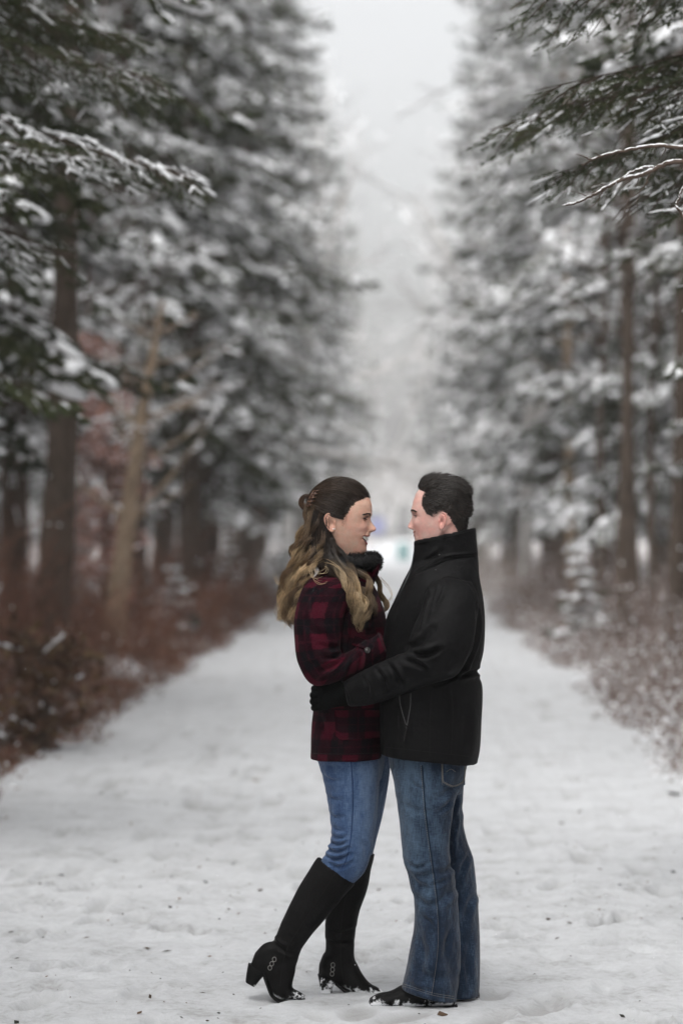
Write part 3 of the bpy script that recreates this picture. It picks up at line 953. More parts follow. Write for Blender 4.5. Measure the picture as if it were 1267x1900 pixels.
# ================================================================ brush along the banks (nobody could count it)
M_BRUSH = tinted('dry_brush', 0.85, 0.1, 0.3, 5)
def brush(name, side, y0, y1, count, hgt, cols, leafcols, snow_p, label, seed, wid=1.5):
    rng = np.random.default_rng(seed)
    y = y0 * (y1 / y0) ** rng.random(count)
    off = np.abs(rng.normal(0, wid, count)) * rng.random(count) ** 0.3 - 0.28 * rng.random(count)
    edge = (LEFT_EDGE + edge_wobble(y, 3)) if side < 0 else (RIGHT_EDGE + edge_wobble(y, 7))
    x = edge + side * (off + 0.12)
    cl_ = vnoise(np.stack([x * 1.1, y * 0.55, 0 * x], -1), seed + 5) + 0.6 * vnoise(np.stack([x * 3.1, y * 1.6, 0 * x], -1), seed + 6)
    h = hgt * rng.uniform(0.3, 1.15, count) * np.clip(0.22 + off * 0.85, 0.12, 1.0) * np.clip(0.62 + 0.6 * cl_, 0.12, 1.25)
    base = np.stack([x, y, ground_z(np.stack([x, y, 0 * x], -1)) - 0.03], -1)
    lean = rng.normal(0, 0.28, (count, 2))
    s = np.linspace(0, 1, 5)
    curve = rng.normal(0, 0.25, (count, 2))
    pth = base[:, None, :] + np.stack([(lean[:, :1] * s + curve[:, :1] * s ** 2) * h[:, None], (lean[:, 1:] * s + curve[:, 1:] * s ** 2) * h[:, None], h[:, None] * (s - 0.15 * s ** 2)], -1)
    cc = np.array(cols)[rng.integers(len(cols), size=count)]
    mb = MB()
    sc_r = np.clip(y / 25, 0.6, 2.0)
    mb.add(*ribbons(pth, (np.linspace(0.0050, 0.0018, 5)[None] * sc_r[:, None]), np.repeat(cc[:, None], 5, 1), seed=seed))
    # side twigs and withered leaves
    k = 5
    i = np.repeat(np.arange(count), k)
    t = rng.uniform(0.25, 1, len(i))
    j = np.clip((t * 4).astype(int), 0, 3)
    f = (t * 4 - j)[:, None]
    q = pth[i, j] * (1 - f) + pth[i, j + 1] * f
    d = unit(rng.normal(0, 1, (len(i), 3)) + [0, 0, 0.5])
    l = rng.uniform(0.08, 0.32, len(i)) * np.clip(h[i], 0.4, 1.2)
    e = q + d * l[:, None]
    mb.add(*ribbons(np.stack([q, (q + e) / 2 + rng.normal(0, 0.01, q.shape), e], 1), (np.array([0.0028, 0.0022, 0.0012])[None] * sc_r[i][:, None]), np.repeat(cc[i][:, None], 3, 1), seed=seed + 1))
    lc = np.array(leafcols)[rng.integers(len(leafcols), size=len(i))]
    lw = rng.uniform(0.006, 0.016, len(i))[:, None]
    a = unit(rng.normal(0, 1, q.shape)); b_ = unit(np.cross(a, d))
    c = q + d * (l * rng.uniform(0.3, 1, len(i)))[:, None]
    V = np.stack([c - a * lw * 1.5, c + b_ * lw * 0.7, c + a * lw * 1.5 + [0, 0, -0.004], c - b_ * lw * 0.7], 1).reshape(-1, 3)
    mb.add(V, np.arange(len(V)).reshape(-1, 4), None, np.repeat(lc, 4, 0))
    o = mb.build(name, M_BRUSH, None, False)
    tag(o, label, 'brush', None, 'stuff')
    m = rng.random(len(e)) < snow_p
    if m.any():
        sn = MB()
        kk = m.sum()
        sz = rng.uniform(0.35, 1.1, kk)[:, None]
        blobs(sn, e[m], np.tile([[1, 0, 0]], (kk, 1)) * 0.02 * sz, np.tile([[0, 1, 0]], (kk, 1)) * 0.02 * sz, np.tile([[0, 0, 1]], (kk, 1)) * 0.014 * sz, 5, 3)
        s_o = sn.build('snow_load', M_SNOW, o)
        s_o['kind'] = 'stuff'
brush('bank_brush', -1, 12.5, 62, 6000, 1.9, [(0.13, 0.06, 0.042), (0.20, 0.10, 0.068), (0.09, 0.05, 0.04)], [(0.16, 0.075, 0.05), (0.22, 0.12, 0.085), (0.10, 0.06, 0.04), (0.13, 0.10, 0.05)], 0.02, 'tangle of dry reddish brown brush along the left bank', 401)
brush('bank_brush', 1, 15, 62, 4500, 1.25, [(0.15, 0.11, 0.095), (0.22, 0.17, 0.15)], [(0.20, 0.15, 0.13), (0.30, 0.24, 0.21)], 0.30, 'tangle of snow-dusted grey brown brush along the right bank', 402)
brush('bank_brush', -1, 62, 190, 1200, 1.2, [(0.22, 0.17, 0.14)], [(0.30, 0.24, 0.21)], 0.45, 'pale snowy brush far along the left bank', 403, 1.2)
brush('bank_brush', 1, 62, 190, 1200, 1.2, [(0.22, 0.17, 0.14)], [(0.30, 0.24, 0.21)], 0.45, 'pale snowy brush far along the right bank', 404, 1.2)

# a young beech still holding dry pinkish leaves
def dry_leaf_tree(base, H, W, label, seed, count, colset, snowy=1.0):
    rng = np.random.default_rng(seed)
    b = np.array(base)
    t = empty('dry_leaf_tree', b)
    tag(t, label, 'tree')
    s = np.linspace(0, 1, 10)
    tr = b + np.stack([0.1 * np.sin(s * 3), 0 * s, s * H - 0.1], -1)
    V, Q, _, _ = tubes(tr[None], (0.035 * (1 - s) + 0.006)[None], 7, ref=(0.02, 1, 0.01))
    link('trunk', V, Q, None, None, None, M_TWIG, t)
    br, lf, sn = MB(), MB(), MB()
    for i in range(60):
        f = rng.uniform(0.15, 1)
        p = b + np.array([0.1 * math.sin(f * 3), 0, f * H - 0.1])
        az = rng.uniform(0, 6.28)
        d = np.array([math.cos(az), math.sin(az), rng.uniform(0.0, 0.6)]) * W * rng.uniform(0.4, 1.0)
        q = np.linspace(0, 1, 5)[:, None]
        pth = p + d * q + np.array([0, 0, -0.1 * W]) * q ** 2
        br.add(*tubes(pth[None], np.linspace(0.008, 0.002, 5)[None], 3)[:2])
        n = count // 60
        c = p + d * rng.uniform(0.25, 1.05, n)[:, None] + rng.normal(0, 0.06, (n, 3))
        a = unit(rng.normal(0, 1, (n, 3))); bb = unit(np.cross(a, rng.normal(0, 1, (n, 3))))
        w = rng.uniform(0.014, 0.030, n)[:, None]
        V = np.stack([c - a * w * 1.5, c + bb * w, c + a * w * 1.5, c - bb * w], 1).reshape(-1, 3)
        lf.add(V, np.arange(len(V)).reshape(-1, 4), None, np.repeat(np.array(colset)[rng.integers(len(colset), size=n)], 4, 0))
        if rng.random() < snowy: blobs(sn, pth[1:4] + [0, 0, 0.015], np.tile(d * 0.12, (3, 1)), np.tile(unit(np.cross(d, [0, 0, 1])) * 0.02, (3, 1)), np.tile([[0, 0, 0.015]], (3, 1)))
    br.build('branches', M_TWIG, t)
    lf.build('leaves', M_BRUSH, t, False)['kind'] = 'stuff'
    sn.build('snow_load', M_SNOW, t)['kind'] = 'stuff'
dry_leaf_tree((-3.62, 34.6, 0.0), 3.9, 0.62, 'young tree holding dry pinkish brown leaves behind the leaning tan tree', 501, 3800, [(0.36, 0.20, 0.17), (0.27, 0.14, 0.11), (0.45, 0.30, 0.27)])
dry_leaf_tree((-2.62, 20.5, 0.0), 0.9, 0.5, 'low shrub with dry brown leaves at the left path edge', 502, 900, [(0.10, 0.058, 0.04), (0.12, 0.08, 0.045), (0.07, 0.042, 0.03)], 0.06)

# ================================================================ far end of the path
def far_sign():
    b = PY(697, 1000, 170); b[2] = 0.0
    t = empty('far_sign', b)
    tag(t, 'small blurred blue panel on a post far down the path', 'sign')
    S, Q, T = usphere(4, 2)
    mb = MB()
    c = PY(700, 975, 170)
    bx = np.array([[x, y, z] for x in (-0.42, 0.42) for y in (-0.03, 0.03) for z in (-0.5, 0.5)])
    F = [[0, 1, 3, 2], [4, 6, 7, 5], [0, 4, 5, 1], [2, 3, 7, 6], [0, 2, 6, 4], [1, 5, 7, 3]]
    mb.add(bx + c, F)
    mb.build('panel', simple('blue_panel', (0.24, 0.25, 0.40), 0.4, 0.4, 0.1), t, False)
    p = np.array([[c[0], c[1] + 0.06, 0.0], [c[0], c[1] + 0.06, c[2] + 0.5]])
    link('post', *tubes(p[None], 0.04, 8, ref=(0.02, 1, 0.01))[:2], None, None, None, simple('grey_post', (0.2, 0.2, 0.2), 0.6), t)
far_sign()
def far_bin():
    Y = 150
    b = np.array([(748 - VX) / FPX * Y, Y, 0.0])
    t = empty('far_barrel', b)
    tag(t, 'small blurred teal barrel far down the path', 'barrel')
    prof = np.array([[0.30, 0.0], [0.34, 0.05], [0.36, 0.5], [0.34, 0.95], [0.30, 1.0]])
    th = np.arange(16) / 16 * 2 * np.pi
    def lathe(prof):
        V = np.array([[r * math.cos(a) + b[0], r * math.sin(a) + b[1], z] for r, z in prof for a in th])
        i = np.arange(len(V)).reshape(len(prof), 16)
        Q = np.stack([i[:-1], np.roll(i[:-1], -1, 1), np.roll(i[1:], -1, 1), i[1:]], -1).reshape(-1, 4)
        return V, Q
    link('drum', *lathe(prof), None, None, None, simple('teal_paint', (0.17, 0.28, 0.278), 0.5), t)
    link('lid', *lathe(np.array([[0.38, 0.99], [0.38, 1.06], [0.2, 1.12], [0.001, 1.13]])), None, None, None, M_SNOW, t)
far_bin()

# ================================================================ litter on the snow
def litter():
    rng = np.random.default_rng(88)
    n = 1150
    y = 7.4 + 13 * rng.random(n) ** 1.4
    x = rng.uniform(-2.2, 1.8, n)
    keep = rng.random(n) < 0.35 + 0.65 * (vnoise(np.stack([x * 1.1, y * 1.1, 0 * x], -1), 33) > 0.1)
    x, y = x[keep], y[keep]
    n = len(x)
    c = np.stack([x, y, 0 * x], -1)
    c[:, 2] = path_z(c) + 0.004
    az = rng.uniform(0, 6.28, n)
    l = rng.uniform(0.004, 0.022, n)[:, None] * (rng.random(n)[:, None] ** 1.5 + 0.25)
    a = np.stack([np.cos(az), np.sin(az), rng.normal(0, 0.2, n)], -1) * l
    b_ = np.stack([-np.sin(az), np.cos(az), rng.normal(0, 0.5, n)], -1) * l * rng.uniform(0.15, 0.7, n)[:, None]
    V = np.stack([c - a, c + b_, c + a, c - b_, c + [0, 0, 0.003]], 1).reshape(-1, 3)
    T = (np.array([[0, 1, 4], [1, 2, 4], [2, 3, 4], [3, 0, 4]])[None] + (np.arange(n) * 5)[:, None, None]).reshape(-1, 3)
    cl = np.array([(0.05, 0.035, 0.025), (0.09, 0.06, 0.04), (0.14, 0.09, 0.06), (0.03, 0.03, 0.025)])[rng.integers(4, size=n)]
    mb = MB(); mb.add(V, None, T, np.repeat(cl, 5, 0))
    tag(mb.build('leaf_litter', M_BRUSH, None, False), 'scattered dark leaf crumbs and needles on the trampled snow', 'litter', None, 'stuff')
litter()
def fallen_leaf(px, py, size, colr, label, seed):
    rng = np.random.default_rng(seed)
    Y = FPX * HZ / (py - VY)
    c = np.array([(px - VX) / FPX * Y, Y, 0.0])
    c[2] = path_z(c[None])[0] + 0.004
    n = 9
    u = np.linspace(-1, 1, n)
    rows = []
    for i, a in enumerate(u):
        w = 0.55 * (1 - a * a) ** 0.6 + 0.02
        for b in (-1, -0.5, 0, 0.5, 1):
            rows.append([a * size, b * w * size, size * (0.55 * b * b * w + 0.25 * (a + 0.3) ** 2)])
    V = np.array(rows)
    az = rng.uniform(0, 6.28)
    V = np.stack([V[:, 0] * math.cos(az) - V[:, 1] * math.sin(az), V[:, 0] * math.sin(az) + V[:, 1] * math.cos(az), V[:, 2]], -1) + c
    i = np.arange(n * 5).reshape(n, 5)
    Q = np.stack([i[:-1, :-1], i[:-1, 1:], i[1:, 1:], i[1:, :-1]], -1).reshape(-1, 4)
    o = link('fallen_leaf', V, Q, None, np.tile(colr, (len(V), 1)), None, M_BRUSH)
    tag(o, label, 'leaf', 'leaves fallen on the path')
fallen_leaf(1250, 1478, 0.045, (0.03, 0.022, 0.016), 'dark curled leaf on the snow near the right edge', 1)
fallen_leaf(698, 1783, 0.012, (0.16, 0.07, 0.03), 'tiny rust brown leaf between her boot and his trouser leg', 2)
fallen_leaf(703, 1654, 0.013, (0.08, 0.05, 0.03), 'small brown leaf on the snow behind her far boot', 3)
# ================================================================ the couple: tools
from mathutils.bvhtree import BVHTree

def S(x1, y1, x2, y2, yc, ry, n=2.0):
    """one cross-section from its two edges in the photo, its depth and half-thickness"""
    a, b = P(x1, y1, yc), P(x2, y2, yc)
    return np.concatenate([(a + b) / 2, (b - a) / 2, [ry, n]])

def loft(secs, nu=44, per=7, cap=True):
    k = cr(np.array(secs), (len(secs) - 1) * per + 1)
    th = np.arange(nu) / nu * 2 * np.pi
    c, e, ry, n = k[:, :3], k[:, 3:6], np.maximum(k[:, 6], 0.003), np.maximum(k[:, 7], 1.6)
    ex = 2 / n[:, None]
    cs, sn = np.cos(th)[None], np.sin(th)[None]
    A = np.sign(cs) * np.abs(cs) ** ex
    B = np.sign(sn) * np.abs(sn) ** ex
    V = c[:, None] + A[..., None] * e[:, None] + B[..., None] * (ry[:, None] * np.array([0, 1.0, 0]))[:, None]
    m = len(k)
    d = np.linalg.norm(np.roll(V, -1, 1) - V, axis=2)
    u = np.cumsum(d, 1) - d
    v = np.concatenate([[0], np.cumsum(np.linalg.norm(np.diff(c, axis=0), axis=1))])
    UV = np.stack([u, np.repeat(v[:, None], nu, 1), 0 * u], -1).reshape(-1, 3)
    i = np.arange(m * nu).reshape(m, nu)
    Q = np.stack([i[:-1], np.roll(i[:-1], -1, 1), np.roll(i[1:], -1, 1), i[1:]], -1).reshape(-1, 4)
    V = V.reshape(-1, 3)
    T = None
    if cap:
        V = np.concatenate([V, c[:1], c[-1:]])
        UV = np.concatenate([UV, UV[:1], UV[-2:-1]])
        a, b = m * nu, m * nu + 1
        T = np.concatenate([np.stack([0 * i[0] + a, np.roll(i[0], -1), i[0]], -1), np.stack([0 * i[-1] + b, i[-1], np.roll(i[-1], -1)], -1)])
    return V, Q, T, UV

def mesh_arrays(me):
    n = len(me.vertices)
    V = np.empty(n * 3, np.float32); me.vertices.foreach_get('co', V); V = V.reshape(-1, 3).astype(float)
    L = np.empty(len(me.loops), np.int32); me.loops.foreach_get('vertex_index', L)
    st = np.empty(len(me.polygons), np.int32); me.polygons.foreach_get('loop_start', st)
    tot = np.empty(len(me.polygons), np.int32); me.polygons.foreach_get('loop_total', tot)
    q = st[tot == 4]; t = st[tot == 3]
    Q = np.stack([L[q + i] for i in range(4)], -1) if len(q) else np.zeros((0, 4), int)
    T = np.stack([L[t + i] for i in range(3)], -1) if len(t) else np.zeros((0, 3), int)
    return V, Q, T

def vnormals(V, Q, T):
    Nn = np.zeros_like(V)
    if Q is not None and len(Q):
        n = np.cross(V[Q[:, 2]] - V[Q[:, 0]], V[Q[:, 3]] - V[Q[:, 1]])
        for i in range(4): np.add.at(Nn, Q[:, i], n)
    if T is not None and len(T):
        n = np.cross(V[T[:, 1]] - V[T[:, 0]], V[T[:, 2]] - V[T[:, 0]])
        for i in range(3): np.add.at(Nn, T[:, i], n)
    return unit(Nn)

def union(parts, voxel=0.004, smooth=6, fac=0.5):
    """parts: lofts (V,Q,T,UV) -> one skin (V,Q,T,N,UV,part index)"""
    mb = MB()
    ids = []
    for k, p in enumerate(parts):
        mb.add(p[0], p[1], p[2], None, p[3])
        ids.append(np.full(len(p[0]), k))
    V, Q, T, C, U = mb.arrays()
    ids = np.concatenate(ids)
    me = raw_mesh('tmp', V, Q, T)
    o = bpy.data.objects.new('tmp', me)
    COL.objects.link(o)
    m = o.modifiers.new('r', 'REMESH'); m.mode = 'VOXEL'; m.voxel_size = voxel
    s = o.modifiers.new('s', 'SMOOTH'); s.factor = fac; s.iterations = smooth
    dg = bpy.context.evaluated_depsgraph_get()
    dg.update()
    me2 = bpy.data.meshes.new_from_object(o.evaluated_get(dg))
    V2, Q2, T2 = mesh_arrays(me2)
    bpy.data.objects.remove(o); bpy.data.meshes.remove(me); bpy.data.meshes.remove(me2)
    kd = KDTree(len(V))
    for i, p in enumerate(V): kd.insert(p, i)
    kd.balance()
    near = np.array([kd.find(p)[1] for p in V2])
    return [V2, Q2, T2, vnormals(V2, Q2, T2), U[near], ids[near]]

def folds(sk, lines, side=-1, gain=1.5):
    """press creases along photo-pixel polylines into the near side; (pts, yc, width, depth)"""
    V, Nn = sk[0], sk[3]
    face = np.clip(-side * 0 + (Nn[:, 1] * side + 0.35) / 0.5, 0, 1)
    for pts, w, dep in lines:
        p = np.array([P(a, b, 0.0) for a, b in pts])[:, [0, 2]]
        q = cr(p, 6 * len(p))
        x = V[:, [0, 2]]
        best = np.full(len(V), 9.0)
        tt = np.zeros(len(V)); sg = np.zeros(len(V))
        box = (x[:, 0] > q[:, 0].min() - 4 * w) & (x[:, 0] < q[:, 0].max() + 4 * w) & (x[:, 1] > q[:, 1].min() - 4 * w) & (x[:, 1] < q[:, 1].max() + 4 * w)
        ix = np.where(box)[0]
        xx = x[ix]; bb = best[ix]; t_ = tt[ix]; s_ = sg[ix]
        for i in range(len(q) - 1):
            d = q[i + 1] - q[i]
            L2 = d @ d + 1e-12
            t = np.clip(((xx - q[i]) @ d) / L2, 0, 1)
            r = xx - (q[i] + t[:, None] * d)
            rr = np.linalg.norm(r, axis=1)
            m = rr < bb
            bb = np.where(m, rr, bb); t_ = np.where(m, (i + t) / (len(q) - 1), t_)
            s_ = np.where(m, np.sign(d[0] * r[:, 1] - d[1] * r[:, 0]), s_)
        amp = np.sin(np.pi * np.clip(t_, 0.03, 0.97)) ** 0.6
        u = bb * s_ / w
        prof = -np.exp(-(u / 0.7) ** 2) + 0.75 * np.exp(-((u - 1.3) / 0.8) ** 2) + 0.25 * np.exp(-((u + 1.5) / 0.8) ** 2)
        V[ix] += Nn[ix] * (gain * dep * amp * prof * face[ix])[:, None]

def ripple(sk, amp, scale, seed=1, mask=None):
    V, Nn = sk[0], sk[3]
    n = vnoise(V * np.asarray(scale), seed) + 0.5 * vnoise(V * np.asarray(scale) * 2.1, seed + 1)
    if mask is not None: n = n * mask
    V += Nn * (amp * n)[:, None]

def skin_obj(name, sk, mat, parent, col=None):
    return link(name, sk[0], sk[1], sk[2], col, sk[4], mat, parent)

class Surf:
    """lays photo-pixel lines on a built surface, seen from the camera"""
    def __init__(s, *sks):
        V, F, n = [], [], 0
        for sk in sks:
            V.append(sk[0])
            F += [tuple(int(i) + n for i in f) for f in sk[1]] + ([tuple(int(i) + n for i in f) for f in sk[2]] if sk[2] is not None else [])
            n += len(sk[0])
        s.b = BVHTree.FromPolygons([tuple(v) for v in np.concatenate(V)], F)
    def hit(s, px, py, off=0.002, back=0.0):
        o = Vector((0, 0, HZ))
        d = (Vector(P(px, py, 0)) - o).normalized()
        h = s.b.ray_cast(o, d)
        if h[0] is None: return np.array(P(px, py, back)), np.array([0, -1.0, 0])
        n = np.array(h[1])
        if n @ np.array(d) > 0: n = -n
        return np.array(h[0]) + n * off, n
    def line(s, pts, k=6, off=0.001):
        q = cr(np.array(pts, float), k * len(pts))
        r = [s.hit(a, b, off) for a, b in q]
        return np.array([a for a, _ in r]), np.array([n for _, n in r])

def seam(mb, sf, pts, r=0.0018, off=0.0, k=7, col=None):
    p, n = sf.line(pts, k, off)
    mb.add(*tubes(p[None], r, 5, col))

def stitches(mb, sf, pts, step=0.006, ln=0.0035, r=0.0007, off=0.0008, k=10):
    p, n = sf.line(pts, k, off)
    d = np.concatenate([[0], np.cumsum(np.linalg.norm(np.diff(p, axis=0), axis=1))])
    t = np.arange(0, d[-1] - ln, step)
    a = np.stack([np.interp(t, d, p[:, i]) for i in range(3)], -1)
    b = np.stack([np.interp(t + ln, d, p[:, i]) for i in range(3)], -1)
    mb.add(*tubes(np.stack([a, (a + b) / 2, b], 1), r, 4)[:2])

def patch(sf, poly_fn, nu, nv, off, thick):
    """a thin cloth panel lying on a surface: poly_fn(u,v)->pixel"""
    G = np.zeros((nv, nu, 3)); Nn = np.zeros((nv, nu, 3)); UV = np.zeros((nv, nu, 3))
    for j in range(nv):
        for i in range(nu):
            G[j, i], Nn[j, i] = sf.hit(*poly_fn(i / (nu - 1), j / (nv - 1)), 0.0)
            UV[j, i] = (i / (nu - 1), j / (nv - 1), 0)
    for _ in range(2):
        G[1:-1, 1:-1] = (G[1:-1, 1:-1] * 2 + G[:-2, 1:-1] + G[2:, 1:-1] + G[1:-1, :-2] + G[1:-1, 2:]) / 6
    top = G + Nn * (off + thick)
    bot = G - Nn * 0.004
    V = np.concatenate([top.reshape(-1, 3), bot.reshape(-1, 3)])
    i = np.arange(nu * nv).reshape(nv, nu)
    Q = [np.stack([i[:-1, :-1], i[:-1, 1:], i[1:, 1:], i[1:, :-1]], -1).reshape(-1, 4)]
    rim = np.concatenate([i[0, :], i[1:, -1], i[-1, -2::-1], i[-2:0:-1, 0]])
    o = nu * nv
    Q.append(np.stack([rim, np.roll(rim, -1), np.roll(rim, -1) + o, rim + o], -1))
    return V, np.concatenate(Q), None, None, np.concatenate([UV.reshape(-1, 3)] * 2)

# ---------------------------------------------------------------- cloth materials
def cloth_mat(name, col, var=0.25, rough=0.85, weave=900, wb=0.25, sheen=0.3, big=9, sheen_tint=(1, 1, 1), spec=0.2):
    m, nt, b, out = mat_new(name)
    v = coords(nt)
    f = mathn(nt, 'ADD', mathn(nt, 'MULTIPLY', noise_tex(nt, v, big, 4), 0.6), mathn(nt, 'MULTIPLY', noise_tex(nt, v, 220, 2), 0.4))
    c = np.array(col)
    nt.links.new(ramp(nt, f, [(0.3, tuple(c * (1 - var))), (0.7, tuple(c * (1 + var)))]), b.inputs['Base Color'])
    b.inputs['Roughness'].default_value = rough
    b.inputs['Specular IOR Level'].default_value = spec
    b.inputs['Sheen Weight'].default_value = sheen
    b.inputs['Sheen Roughness'].default_value = 0.45
    b.inputs['Sheen Tint'].default_value = (*sheen_tint, 1)
    h = mathn(nt, 'ADD', noise_tex(nt, v, 28, 4, 0.55), mathn(nt, 'MULTIPLY', noise_tex(nt, v, weave, 2), 0.12))
    bump(nt, b, h, wb, 0.012)
    return m

def denim_mat(name, dark, mid, pale, fade_at, fade_r, creases=1.0):
    """blue twill: worn paler on the thigh, mottled along the thread"""
    m, nt, b, out = mat_new(name)
    v = coords(nt)
    n1 = noise_tex(nt, coords(nt, (1, 1, 0.35)), 26, 5, 0.6)
    n2 = noise_tex(nt, coords(nt, (1, 1, 0.08)), 420, 3, 0.6)
    n3 = noise_tex(nt, coords(nt, (0.12, 0.12, 1)), 500, 2, 0.6)
    f = mathn(nt, 'ADD', mathn(nt, 'MULTIPLY', n1, 0.42), mathn(nt, 'ADD', mathn(nt, 'MULTIPLY', n2, 0.34), mathn(nt, 'MULTIPLY', n3, 0.24)))
    g = nt.nodes.new('ShaderNodeVectorMath'); g.operation = 'DISTANCE'
    sc = nt.nodes.new('ShaderNodeVectorMath'); sc.operation = 'MULTIPLY'
    sc.inputs[1].default_value = (1, 0.35, 0.28)
    nt.links.new(v, sc.inputs[0])
    nt.links.new(sc.outputs[0], g.inputs[0])
    g.inputs[1].default_value = (fade_at[0], fade_at[1] * 0.35, fade_at[2] * 0.28)
    fade = ramp(nt, g.outputs['Value'], [(0.0, (1, 1, 1)), (fade_r, (0, 0, 0))])
    f = mathn(nt, 'ADD', f, mathn(nt, 'MULTIPLY', fade, 0.17))
    nt.links.new(ramp(nt, f, [(0.37, dark), (0.51, mid), (0.70, pale)]), b.inputs['Base Color'])
    b.inputs['Roughness'].default_value = 0.85
    b.inputs['Specular IOR Level'].default_value = 0.15
    b.inputs['Sheen Weight'].default_value = 0.15
    h = mathn(nt, 'ADD', noise_tex(nt, coords(nt, (1, 1, 0.6)), 34, 4, 0.55), mathn(nt, 'MULTIPLY', n2, 0.15))
    bump(nt, b, h, 0.5 * creases, 0.018)
    return m

def plaid_mat(name):
    """buffalo-style check in burgundy and black with thin overstripes, from the cloth's own u,v in metres"""
    m, nt, b, out = mat_new(name)
    a = nt.nodes.new('ShaderNodeAttribute'); a.attribute_name = 'cloth'
    sp = nt.nodes.new('ShaderNodeSeparateXYZ')
    nt.links.new(a.outputs['Vector'], sp.inputs[0])
    wob = noise_tex(nt, coords(nt), 14, 3)
    def bands(val, period, duty, phase):
        x = mathn(nt, 'ADD', val, mathn(nt, 'MULTIPLY', wob, 0.006))
        fr = mathn(nt, 'FRACT', mathn(nt, 'ADD', mathn(nt, 'DIVIDE', x, period), phase))
        d = mathn(nt, 'ABSOLUTE', mathn(nt, 'SUBTRACT', fr, 0.5))
        return ramp(nt, d, [(duty / 2 - 0.02, (1, 1, 1)), (duty / 2 + 0.02, (0, 0, 0))])
    bu, bv = bands(sp.outputs[0], 0.105, 0.5, 0.1), bands(sp.outputs[1], 0.105, 0.5, 0.35)
    su, sv = bands(sp.outputs[0], 0.105, 0.035, 0.55), bands(sp.outputs[1], 0.0525, 0.05, 0.2)
    both = mathn(nt, 'MULTIPLY', mathn(nt, 'ADD', bu, bv), 0.5)
    c = ramp(nt, both, [(0.0, (0.0045, 0.004, 0.0055)), (0.5, (0.0125, 0.0030, 0.0055)), (1.0, (0.046, 0.0045, 0.0110))])
    fine = mathn(nt, 'MULTIPLY', mathn(nt, 'MAXIMUM', su, sv), 0.35)
    c = mixc(nt, fine, c, (0.06, 0.008, 0.016))
    fuzz = noise_tex(nt, coords(nt), 260, 3)
    c = mixc(nt, 1.0, c, ramp(nt, fuzz, [(0.3, (0.7, 0.7, 0.7)), (0.7, (1.3, 1.3, 1.3))]), 'MULTIPLY')
    nt.links.new(c, b.inputs['Base Color'])
    b.inputs['Roughness'].default_value = 0.95
    b.inputs['Specular IOR Level'].default_value = 0.05
    b.inputs['Sheen Weight'].default_value = 0.03
    b.inputs['Sheen Tint'].default_value = (0.6, 0.35, 0.38, 1)
    bump(nt, b, mathn(nt, 'ADD', noise_tex(nt, coords(nt), 30, 4), mathn(nt, 'MULTIPLY', fuzz, 0.25)), 0.35, 0.010)
    return m

M_JACKET = cloth_mat('black_softshell', (0.0042, 0.0042, 0.0045), 0.2, 0.6, 900, 0.35, 0.0, 9, (1, 1, 1), 0.10)
M_GLOVE = cloth_mat('black_fleece', (0.0035, 0.004, 0.0038), 0.2, 0.95, 500, 0.4, 0.0, spec=0.03)
M_BOOT = cloth_mat('black_suede', (0.0065, 0.0062, 0.006), 0.2, 0.8, 700, 0.2, 0.1, 12)
M_PLAID = plaid_mat('burgundy_plaid_wool')
M_THREAD = simple('denim_thread', (0.22, 0.20, 0.17), 0.8, 0.1, 0.2)
M_SEAM_BLK = simple('black_seam', (0.004, 0.004, 0.004), 0.7, 0.2, 0.1)
M_METAL = simple('dull_metal', (0.35, 0.34, 0.32), 0.35, 0.5, 0.1, 20, metal=0.9)
M_BUTTON = simple('dark_button', (0.012, 0.010, 0.010), 0.25, 0.5, 0.1)

def shoe_mat(name, col, z0, z1, amount):
    """black leather with snow caked on its lower edge (real snow, by height and noise)"""
    m, nt, b, out = mat_new(name)
    g = nt.nodes.new('ShaderNodeNewGeometry')
    sp = nt.nodes.new('ShaderNodeSeparateXYZ')
    nt.links.new(g.outputs['Position'], sp.inputs[0])
    h = nt.nodes.new('ShaderNodeMapRange')
    h.inputs['From Min'].default_value = z0; h.inputs['From Max'].default_value = z1
    h.inputs['To Min'].default_value = 1; h.inputs['To Max'].default_value = 0
    nt.links.new(sp.outputs[2], h.inputs['Value'])
    n = noise_tex(nt, coords(nt), 38, 5, 0.65)
    f = mathn(nt, 'ADD', mathn(nt, 'MULTIPLY', h.outputs[0], amount), mathn(nt, 'MULTIPLY', n, 0.8))
    fac = ramp(nt, f, [(0.66, (0, 0, 0)), (0.74, (1, 1, 1))])
    nt.links.new(mixc(nt, fac, col, (0.75, 0.76, 0.78)), b.inputs['Base Color'])
    b.inputs['Roughness'].default_value = 0.6
    b.inputs['Specular IOR Level'].default_value = 0.10
    bump(nt, b, mathn(nt, 'ADD', mathn(nt, 'MULTIPLY', fac, 0.5), noise_tex(nt, coords(nt), 60, 3)), 0.4, 0.008)
    return m
# ================================================================ person in black jacket (man), facing left
MAN = empty('person', (0.13, YS, 0.0))
tag(MAN, 'person in black jacket and dark blue jeans facing left, arms round the other', 'person', 'couple embracing on the path')
WOM = empty('person', (-0.22, YS + 0.12, 0.0))
tag(WOM, 'person with long wavy hair in burgundy plaid coat and tall black boots, facing right', 'person', 'couple embracing on the path')
WY = 0.12

def mirror_secs(secs, dy=0.0, about=0.0):
    out = []
    for s in secs:
        s = s.copy()
        # keep the silhouette where it is, move to the far side
        s[1] = YS + about + (YS + about - s[1]) + dy
        out.append(s)
    return out

